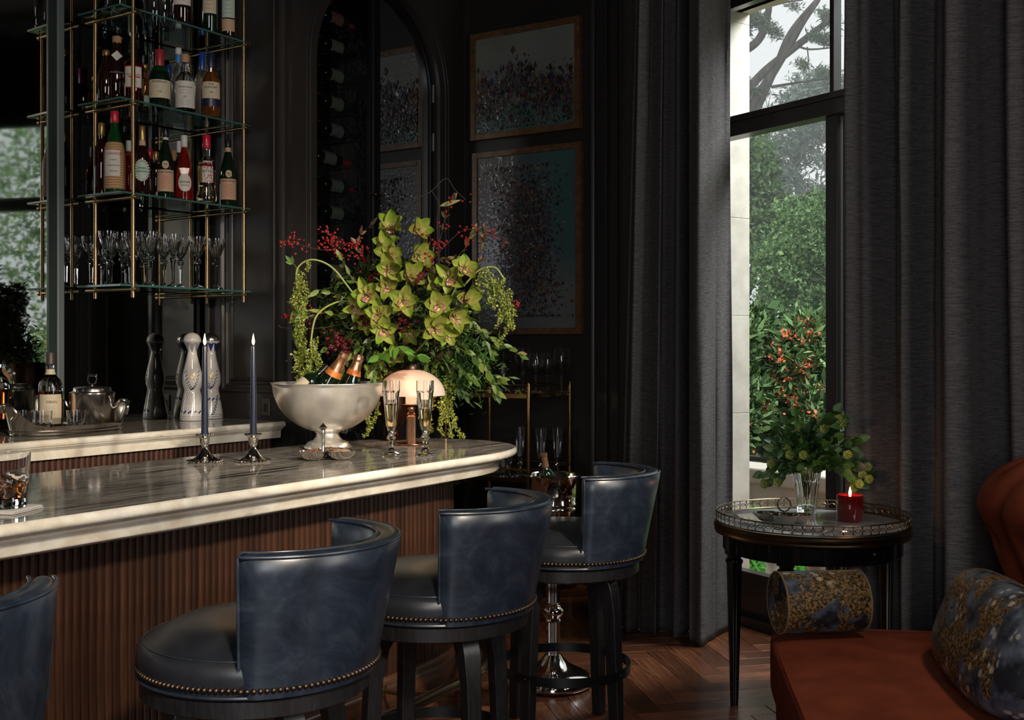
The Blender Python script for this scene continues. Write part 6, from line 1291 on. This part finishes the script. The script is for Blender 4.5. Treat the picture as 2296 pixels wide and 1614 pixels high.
foliage_blob('leaf_foliage', t, [blob(1680, 380, 13.5, 46, 90, .8), blob(1665, 500, 13.5, 42, 80, .8), blob(1700, 560, 13.5, 30, 40, .6), blob(1650, 620, 13.5, 22, 40, .5), blob(1740, 470, 14, 40, 40, .8)], 13000, .07, [(.09, .15, .07), (.13, .20, .09), (.07, .11, .055), (.17, .25, .10)], .6)
t = tree('evergreen_tree', 'broad leafy evergreen filling the right half of the lower window')
foliage_blob('leaf_foliage', t, [blob(1820, 580, 11, 75, 80, 1.0), blob(1780, 640, 11, 60, 75, .9), blob(1850, 660, 11, 60, 80, .9), blob(1880, 520, 11, 60, 90, 1), blob(1800, 500, 11.5, 50, 50, .8), blob(1850, 470, 11.5, 46, 40, .5), blob(1740, 590, 11, 34, 46, .6), blob(2000, 560, 11.5, 120, 120, 1), blob(2000, 760, 11.5, 120, 120, 1)], 100000, .037, [(.08, .14, .06), (.12, .19, .08), (.16, .24, .10), (.06, .10, .045)], .6)
trunk(t, [(1820, 1200, 11.2), (1820, 900, 11.2), (1815, 760, 11.2), (1840, 620, 11.2)], .12, .05)
for i, (px, py, Y, rx, rz, lb) in enumerate(((1690, 790, 8.6, 62, 95, 'rhododendron bush with long leaves at the lower left of the window'), (1830, 820, 8.4, 80, 120, 'bush with orange-red flower clusters at the lower right of the window'), (1710, 950, 8.2, 80, 120, 'bush with scattered orange flowers above the balcony rail, at the left'), (1860, 980, 8.0, 90, 130, 'flowering bush just above the stone coping, at the right'), (1780, 860, 8.9, 60, 130, 'darker bush between the flowering bushes'))):
    t = tree('rhododendron_bush', lb, 'shrub', 'flowering bushes beyond the balustrade')
    # whorls of long leaves
    c = W3(px, py, Y); nw = 1100; d = rng.normal(size=(nw, 3)); d /= np.linalg.norm(d, axis=1)[:, None]; d[:, 1] = -abs(d[:, 1]); r = .55+.45*rng.random((nw, 1))**.5; P0 = d*r*np.array((rx*Y/F, .6, rz*Y/F))+np.array(c)
    P = np.repeat(P0, 7, axis=0); V, Fc, C = leaves(P, .085, [(.055, .10, .035), (.085, .14, .05), (.12, .19, .075), (.035, .06, .025)], .28); colored('leaf_whorls', M_foliage, V, Fc, C, t)
    foliage_blob('inner_foliage', t, [(c[0], c[1]+.25, c[2], rx*Y/F*.95, .4, rz*Y/F*.95)], 5000, .08, [(.03, .06, .025), (.05, .09, .035)], .5)
    if i in (1, 2, 3):
        nf = 70 if i != 2 else 40; idx = rng.integers(0, nw, nf); Pf = np.repeat(P0[idx]+np.array((0, -.10, .02)), 14, axis=0)+rng.normal(size=(nf*14, 3))*.018; V, Fc, C = leaves(Pf, .024, [(.40, .09, .04), (.45, .13, .06), (.32, .06, .03)], .7); colored('flower_clusters', M_foliage, V, Fc, C, t)
    trunk(t, [(px, py+rz*1.2, Y), (px+4, py+rz*.5, Y), (px-6, py, Y)], .03, .015)
# greenery seen only in the mirror, farther along the garden
t = tree('garden_tree', 'leafy garden tree reflected at the left edge of the bar mirror', 'tree')
def rb(x, y, z, a, b, c_): return (x, y, z, a, b, c_)
foliage_blob('leaf_foliage', t, [rb(3.2, 10.2, 2.8, 2.2, 1.2, 1.6), rb(5.5, 11.2, 3.4, 2.4, 1.4, 2.2), rb(7.4, 11.0, 4.0, 2.6, 1.4, 2.4), rb(1.6, 10.6, 4.0, 1.8, 1.0, 1.8), rb(4.4, 11.6, 6.0, 3.0, 1.5, 2.0)], 42000, .10, GL, .6)
G().tube(bez([(5, 11, -.4), (5.1, 11, 1.5), (4.8, 11.1, 3)], 6), [.14]*12+[.08], 9).build('trunk', M_bark, t)
t = tree('garden_hedge', 'lower green hedge reflected in the bar mirror beside the curtain', 'hedge')
foliage_blob('leaf_foliage', t, [rb(1.8+k*1.3, 8.8+.35*k, .7, 1.0, .8, 1.3) for k in range(5)], 30000, .09, GL+[(.3, .35, .08)], .5)
hz_m = bpy.data.materials.new('garden_mist'); hz_m.use_nodes = True; N_, L_ = nodes_of(hz_m); N_.remove(N_['Principled BSDF']); sv = N_.new('ShaderNodeVolumeScatter'); sv.inputs['Density'].default_value = .020; sv.inputs['Color'].default_value = (.97, .98, 1, 1); L_.new(sv.outputs[0], N_['Material Output'].inputs['Volume'])
hz = G().box((-22, 7.7, -.4), (20, 30, 16)).build('garden_mist', hz_m, smooth=0); tag(hz, 'thin pale mist hanging among the garden trees', 'mist', kind='stuff')
# grass blades below the balustrade
P = np.stack([rng.uniform(-5.5, 0.5, 9000), rng.uniform(7.6, 10.8, 9000), np.full(9000, -.45)], 1); V, Fc, C = leaves(P, .22, [(.10, .30, .05), (.16, .42, .09), (.07, .2, .04)], .1); o = colored('lawn_grass', M_foliage, V, Fc, C, None, 'stuff'); o['label'] = 'long bright grass below the balustrade'; o['category'] = 'grass'
